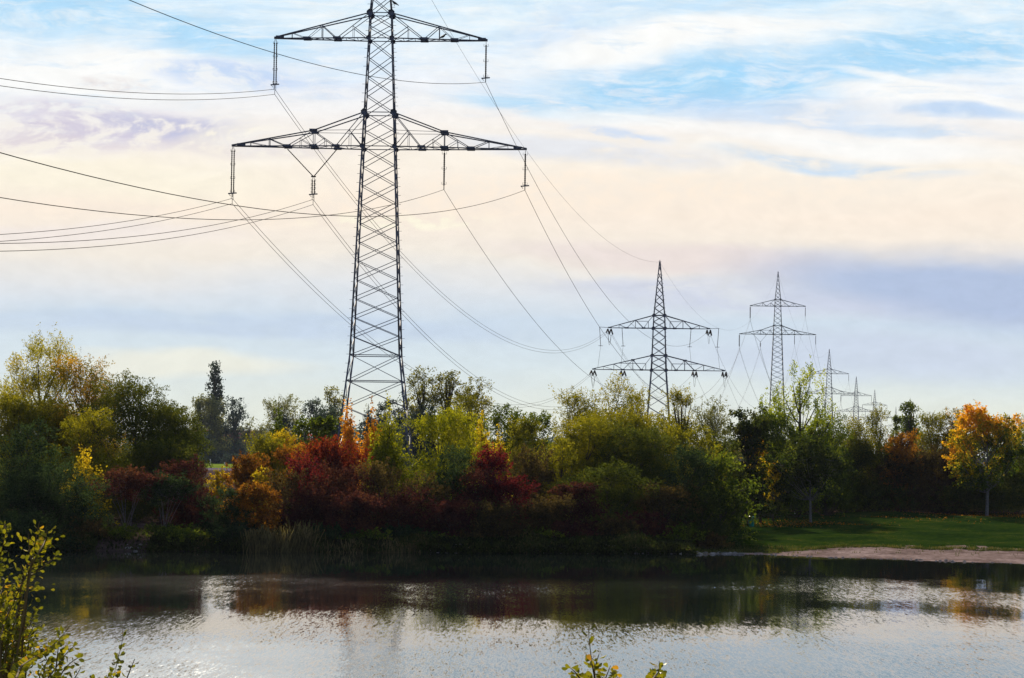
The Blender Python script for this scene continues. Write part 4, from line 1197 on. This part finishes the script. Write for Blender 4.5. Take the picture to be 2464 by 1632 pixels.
def litter():
    n = 2600
    c = [(P(2378, 1243, 299), 7.0, 6.0, 1500), (P(1948, 1260, 270), 5.0, 3.5, 600), (P(1840, 1255, 268), 4, 3, 250), (P(2200, 1240, 285), 14, 7, 300)]
    pos = []
    for (p, sx, sy, m) in c:
        x = rng.normal(p[0], sx * .6, m); y = rng.normal(p[1], sy * .8, m)
        pos.append(np.stack([x, y, ground_z(x, y) + .02 + rng.uniform(0, .03, m)], -1))
    pos = np.vstack(pos); n = len(pos)
    ld = rng.normal(size=(n, 3)); ld[:, 2] = abs(ld[:, 2]) * .5; ld /= np.linalg.norm(ld, axis=1)[:, None]
    sd_ = np.cross(ld, np.array([0, 0, 1.0]) + rng.normal(0, .4, (n, 3))); sd_ /= np.linalg.norm(sd_, axis=1)[:, None]
    v = np.empty((n, 4, 3)); v[:, 0] = pos; v[:, 1] = pos + ld * .07 + sd_ * .06; v[:, 2] = pos + ld * .14; v[:, 3] = pos + ld * .07 - sd_ * .06
    o = link_mesh('fallen_leaves', np_mesh('fallen_leaves', v.reshape(-1, 3), np.arange(n * 4).reshape(-1, 4), rng.uniform(.1, .9, n)), M['leaf_rust'])
    props(o, 'fallen autumn leaves on the lawn below the trees', 'leaves', kind='stuff')
litter()

# ---------------------------------------------------------------- small things
def litter_bin():
    p = P(1808, 1262, 262); x, y = p[0], p[1]; z = gz(x, y)
    r = empty('litter_bin', (x, y, z), 'teal green litter bin standing on the lawn beside the round green bush', 'bin')
    b = Bars(); b.lathe((0, 0, 0), [(.24, .05), (.27, .08), (.29, .80), (.31, .82), (.31, .86), (.28, .86), (.26, .2), (.01, .18)], 18); b.build('bin_body', M['teal'], r)
    b = Bars(); b.lathe((0, 0, 0), [(.31, .95), (.32, .98), (.26, 1.04), (.01, 1.07)], 18)
    for a in range(4): b.bar((.28 * math.cos(a * 1.57), .28 * math.sin(a * 1.57), .84), (.29 * math.cos(a * 1.57), .29 * math.sin(a * 1.57), .97), .03)
    b.build('bin_lid', M['teal'], r)
    b = Bars(); b.lathe((0, 0, 0), [(.20, 0), (.20, .06), (.01, .06)], 14); b.build('bin_foot', M['steel'], r)
litter_bin()
def post(px, ybot, ytop, D, label, w=.12):
    p = P(px, ybot, D); h = (ybot - ytop) * D / F; z = gz(p[0], p[1])
    r = empty('marker_post', (p[0], p[1], z), label, 'post')
    b = Bars(); b.bar((0, 0, -.1), (0, 0, h), w, w * .9); b.bar((0, 0, h), (0, 0, h + .08), w * .9, .02); b.build('post_shaft', M['white'], r)
    b = Bars(); b.bar((0, 0, h * .78), (0, 0, h * .88), w * 1.08); b.build('reflector_band', M['steel'], r)
post(1913, 1232, 1192, 294, 'slim white post before the hedge left of the pale-trunked lawn tree', .16)
post(506, 1113, 1100, 960, 'thin white post far off in the meadow, nearest the left bushes', .3)
post(541, 1115, 1108, 940, 'shorter white post in the meadow, nearer the right bushes', .4)

def barn():
    p = P(545, 1075, 1130)
    zr = P(545, 1035, 1130)[2]
    z = gz(p[0], p[1]); H = zr - z
    r = empty('barn', (p[0], p[1], z), 'long barn with a purplish red tiled roof behind the far trees', 'building')
    hw_, hd = 14.5, 6.0; e = H * .45
    b = Bars(); b.box((-hw_, -hd, 0), (hw_, hd, e)); b.build('wall', M['wall'], r)
    b = Bars(); ov = .5
    v = [(-hw_ - ov, -hd - ov, e - .3), (hw_ + ov, -hd - ov, e - .3), (hw_ + ov, 0, H), (-hw_ - ov, 0, H), (-hw_ - ov, hd + ov, e - .3), (hw_ + ov, hd + ov, e - .3)]
    b.v = [np.array(q) for q in v] + [np.array((q[0], q[1], q[2] - .25)) for q in v]
    b.f = [(0, 1, 2, 3), (3, 2, 5, 4), (7, 6, 9, 8), (8, 9, 10, 11), (0, 6, 7, 1), (4, 5, 11, 10), (0, 3, 9, 6), (3, 4, 10, 9), (1, 7, 8, 2), (2, 8, 11, 5)]; b.n = 12
    rf = b.build('roof', M['rooftile'], r)
    b = Bars(); b.box((5, -1, H - 1.2), (6, 0, H + 1.0)); b.build('chimney', M['wall'], rf)
    for k in (-10, -4, 2, 8):
        f = Bars(); f.box((k, -hd - .06, 1.4), (k + 1.4, -hd - .003, 2.9)); f.build('window', M['steel_far'], r)
barn()

def bird(px, py, D, face, label):
    p = P(px, py, D)
    b = Bars(); s = 1.0
    pts = [(-.30, 0, -.10), (-.20, 0, -.03), (-.10, 0, .03), (0, 0, .08), (.08, 0, .14), (.13, 0, .20), (.17, 0, .23), (.21, 0, .225), (.28, 0, .20)]
    ws = [.05, .07, .14, .17, .15, .10, .11, .06, .01]
    b.path([np.array(q) * np.array([face, 1, 1]) * s for q in pts], ws, 8)
    for yy in (-.03, .03): b.bar((0, yy, .02), (0, yy, -.14), .02); b.bar((0, yy, -.14), (face * .06, yy, -.14), .02)
    for yy in (-1, 1): b.path([(face * .05, yy * .07, .10), (face * -.1, yy * .085, .03), (face * -.27, yy * .04, -.07)], [.03, .05, .01], 4)
    o = b.build('bird', M['feather'], smooth=True); o.location = p; o.scale = (1.5, 1.5, 1.5)
    props(o, label, 'bird')
bird(1066, 90.5, 279.0, 1, 'dark crow perched on the upper arm of the near pylon')
bird(949.5, 10, 279.2, -1, 'dark crow perched high on the mast of the near pylon')

# ---------------------------------------------------------------- foreground bushes
def leafmesh_near(pos, ld, sd, L, Wd, tone):
    """obovate leaf folded along its midrib: 8 vertices, 6 faces as quads"""
    n = len(pos); nr = np.cross(ld, sd)
    prof = [(0, 0), (.25, .26), (.6, .5), (.88, .34), (1.0, 0)]
    mid = [pos + ld * L * a - nr * L * (.10 * a * a) for a, _ in prof]
    v = []
    for (a, w), m_ in zip(prof, mid):
        v.append(m_)
        if w > 0:
            v.append(m_ + sd * Wd * w + nr * Wd * w * .45); v.append(m_ - sd * Wd * w + nr * Wd * w * .45)
    V = np.stack(v, 1)     # order: 0 m0 |1 m1,2 r1,3 l1|4 m2,5 r2,6 l2|7 m3,8 r3,9 l3|10 m4
    q = np.array([(0, 1, 2, 2), (0, 3, 1, 1), (1, 4, 5, 2), (1, 3, 6, 4), (4, 7, 8, 5), (4, 6, 9, 7), (7, 10, 8, 8), (7, 9, 10, 10)])
    tri = np.array([(0, 1, 2), (0, 3, 1), (1, 4, 5), (1, 5, 2), (1, 3, 6), (1, 6, 4), (4, 7, 8), (4, 8, 5), (4, 6, 9), (4, 9, 7), (7, 10, 8), (7, 9, 10)])
    Fc = (np.arange(n)[:, None, None] * 11 + tri[None]).reshape(-1, 3)
    return V.reshape(-1, 3), Fc, np.repeat(tone, 12)

def near_bush(name, label, stems, D, base_px, crop, leaf=.036, dens=60, extra=0):
    """stems: lists of places in a crop of the photo; each stem is carried down to the ground"""
    ox, oy, sc = crop
    rootp = P(base_px, 1632, D); rx, ry = rootp[0], rootp[1]; rz = gz(rx, ry)
    r = empty(name, (rx, ry, rz), label, 'shrub')
    org = np.array([rx, ry, rz])
    LP, LD, LS, LT = [], [], [], []
    for si, st in enumerate(stems):
        dd = D + rng.uniform(-.5, .5)
        pts = [P(ox + x / sc, oy + y / sc, dd + .08 * i * rng.normal()) for i, (x, y) in enumerate(st)]
        tip_first = pts[0]
        # finer polyline
        fine = []
        for a, b2 in zip(pts[:-1], pts[1:]):
            n = max(2, int(np.linalg.norm(b2 - a) / .03))
            for k in range(n): fine.append(a + (b2 - a) * k / n)
        fine.append(pts[-1])
        fine = np.array(fine)
        for _ in range(3): fine[1:-1] = (fine[:-2] + fine[1:-1] * 2 + fine[2:]) / 4
        endp = fine[-1]
        low = curve(endp, np.array([rx + rng.normal(0, .12), ry + rng.normal(0, .12), rz - .05]), (0, 0, -.2), 6)
        full = np.vstack([fine, low[1:]]) - org
        ws = list(np.linspace(.003, .010, len(fine))) + list(np.linspace(.011, .022, 6))
        b = Bars(); b.path(full, ws, 5); b.build('stem', M['twig'], r)
        # alternate leaves along the stem
        L = np.cumsum(np.r_[0, np.linalg.norm(np.diff(fine, axis=0), axis=1)])
        nl = max(6, int(L[-1] * dens))
        for k in range(nl):
            s = L[-1] * ((k + rng.uniform(0, .6)) / nl)
            i = min(np.searchsorted(L, s), len(fine) - 1); i = max(i, 1)
            ax = fine[i - 1] - fine[i]; ax /= np.linalg.norm(ax) + 1e-9
            an = k * 2.4 + rng.normal(0, .4)
            rdl = np.array([math.cos(an), math.sin(an), 0]); rdl -= ax * np.dot(rdl, ax); rdl /= np.linalg.norm(rdl) + 1e-9
            d = ax * rng.uniform(.3, .9) + rdl; d /= np.linalg.norm(d)
            sd_ = np.cross(d, ax); sd_ /= np.linalg.norm(sd_) + 1e-9
            sd_ = sd_ + rng.normal(0, .35, 3); sd_ -= d * np.dot(sd_, d); sd_ /= np.linalg.norm(sd_)
            LP.append(fine[i] + rdl * .006); LD.append(d); LS.append(sd_); LT.append(np.clip(rng.normal(.38, .16), 0, 1) if rng.random() > .05 else .97)
            # short side shoot with more leaves
            if rng.random() < extra:
                q = fine[i] + d * rng.uniform(.03, .10) + rng.normal(0, .02, 3)
                d2 = d + rng.normal(0, .5, 3); d2 /= np.linalg.norm(d2); s2 = np.cross(d2, rng.normal(size=3)); s2 /= np.linalg.norm(s2)
                LP.append(q); LD.append(d2); LS.append(s2); LT.append(np.clip(rng.normal(.35, .16), 0, 1))
    n = len(LP); LP, LD, LS, LT = map(np.array, (LP, LD, LS, LT))
    Ls = leaf * rng.uniform(.65, 1.15, n)[:, None]
    V_, F_, T_ = leafmesh_near(LP - org, LD, LS, Ls, Ls * .62, LT)
    link_mesh('foliage', np_mesh('foliage', V_, F_, T_, smooth=False), M['leaf_near'], r)
    return r
M['twig'] = plain('twig_bark', (.12, .08, .035), .9)
M['leaf_near'] = foliage('leaves_near', [tuple(c) + (1,) for c in PAL['near']], .5, .02, 1.2)
C8 = (0, 1230, 3.9)
st = [[(370, 100), (340, 230), (330, 330), (290, 500), (190, 720), (120, 870), (40, 1050), (0, 1200)],
      [(440, 170), (430, 260), (400, 330), (330, 450), (270, 560)],
      [(45, 110), (50, 220), (10, 400), (-40, 600), (-60, 900)],
      [(545, 370), (520, 430), (430, 510), (300, 590), (220, 680)],
      [(270, 210), (265, 320), (300, 480)], [(400, 430), (340, 520), (280, 560)], [(190, 510), (230, 600), (200, 700)],
      [(370, 890), (320, 940), (290, 1050), (220, 1200), (100, 1400)],
      [(240, 640), (180, 720), (100, 800), (40, 900)], [(90, 600), (30, 700), (-20, 850)], [(370, 720), (300, 740), (210, 700)],
      [(130, 690), (60, 800), (10, 950)], [(30, 430), (0, 520), (-40, 640)]]
for k in range(38):     # the dense lower part
    x = rng.uniform(-60, 330); y = rng.uniform(760, 1200)
    if x > 180 and y < 980: y += 250
    st.append([(x, y), (x - rng.uniform(20, 90), y + rng.uniform(100, 180)), (x - rng.uniform(60, 200), y + rng.uniform(250, 420))])
near_bush('near_bush', 'large leafy bush with long shoots reaching in at the near left corner', st, 13.0, -60, C8, leaf=.031, dens=72, extra=.28)
st2 = [[(650, 1090), (560, 1200), (480, 1270), (350, 1350), (200, 1450), (150, 1568)], [(730, 1240), (640, 1300), (560, 1420), (450, 1568)], [(760, 1470), (700, 1568), (660, 1650)],
       [(770, 1360), (680, 1400), (600, 1480), (540, 1600)], [(460, 1370), (420, 1450), (400, 1600)], [(560, 1180), (545, 1300), (530, 1450), (500, 1600)], [(880, 1540), (870, 1620)], [(360, 1500), (380, 1600)]]
near_bush('near_bush', 'loose leafy sprigs against bright water beside the large near bush', st2, 12.5, 110, C8, leaf=.034, dens=64, extra=.12)
st3 = [[(1150, 1090), (1160, 1180), (1130, 1300), (1090, 1460), (1060, 1568), (1040, 1700)], [(1265, 1385), (1230, 1470), (1190, 1568), (1150, 1700)], [(1000, 1540), (1030, 1620), (1040, 1700)]]
near_bush('near_sprig', 'thin upright sprig with small leaves, second from the near left corner', st3, 13.2, 270, C8, leaf=.032, dens=50)
CC = (1300, 1400, 5.92)
st4 = [[(690, 640), (685, 740), (705, 900), (720, 1050), (745, 1220), (775, 1373), (790, 1500)], [(400, 1200), (500, 1290), (560, 1373), (620, 1480)], [(1000, 1200), (960, 1300), (930, 1373), (900, 1500)],
       [(840, 1020), (800, 1150), (770, 1250)], [(1110, 1280), (1020, 1330), (950, 1420)], [(600, 1330), (650, 1400), (700, 1500)]]
near_bush('near_sprig', 'leafy shoot rising from the lower edge, taller of the two central ones', st4, 12.0, 1432, CC, leaf=.040, dens=46)
st5 = [[(1695, 1130), (1695, 1270), (1650, 1330), (1620, 1373), (1610, 1500)], [(1820, 1373), (1760, 1440), (1700, 1520)], [(1600, 1230), (1640, 1310), (1645, 1340)]]
near_bush('near_sprig', 'small leafy shoot tip at the lower edge, shorter of the two central ones', st5, 12.0, 1572, CC, leaf=.040, dens=60)

# ---------------------------------------------------------------- air
def haze():
    m, t = mat('haze_air')
    v = t.n('ShaderNodeVolumePrincipled', inp={'Color': (.72, .82, 1.0, 1), 'Density': 0.00003, 'Anisotropy': 0.0})
    t.n('ShaderNodeOutputMaterial', inp={'Volume': v.outputs[0]})
    b = Bars(); b.box((-6000, -400, -3.0), (6000, 5200, 150.0))
    o = b.build('haze', m)
    props(o, 'thin autumn haze over the lake and fields', 'haze', kind='stuff')
haze()
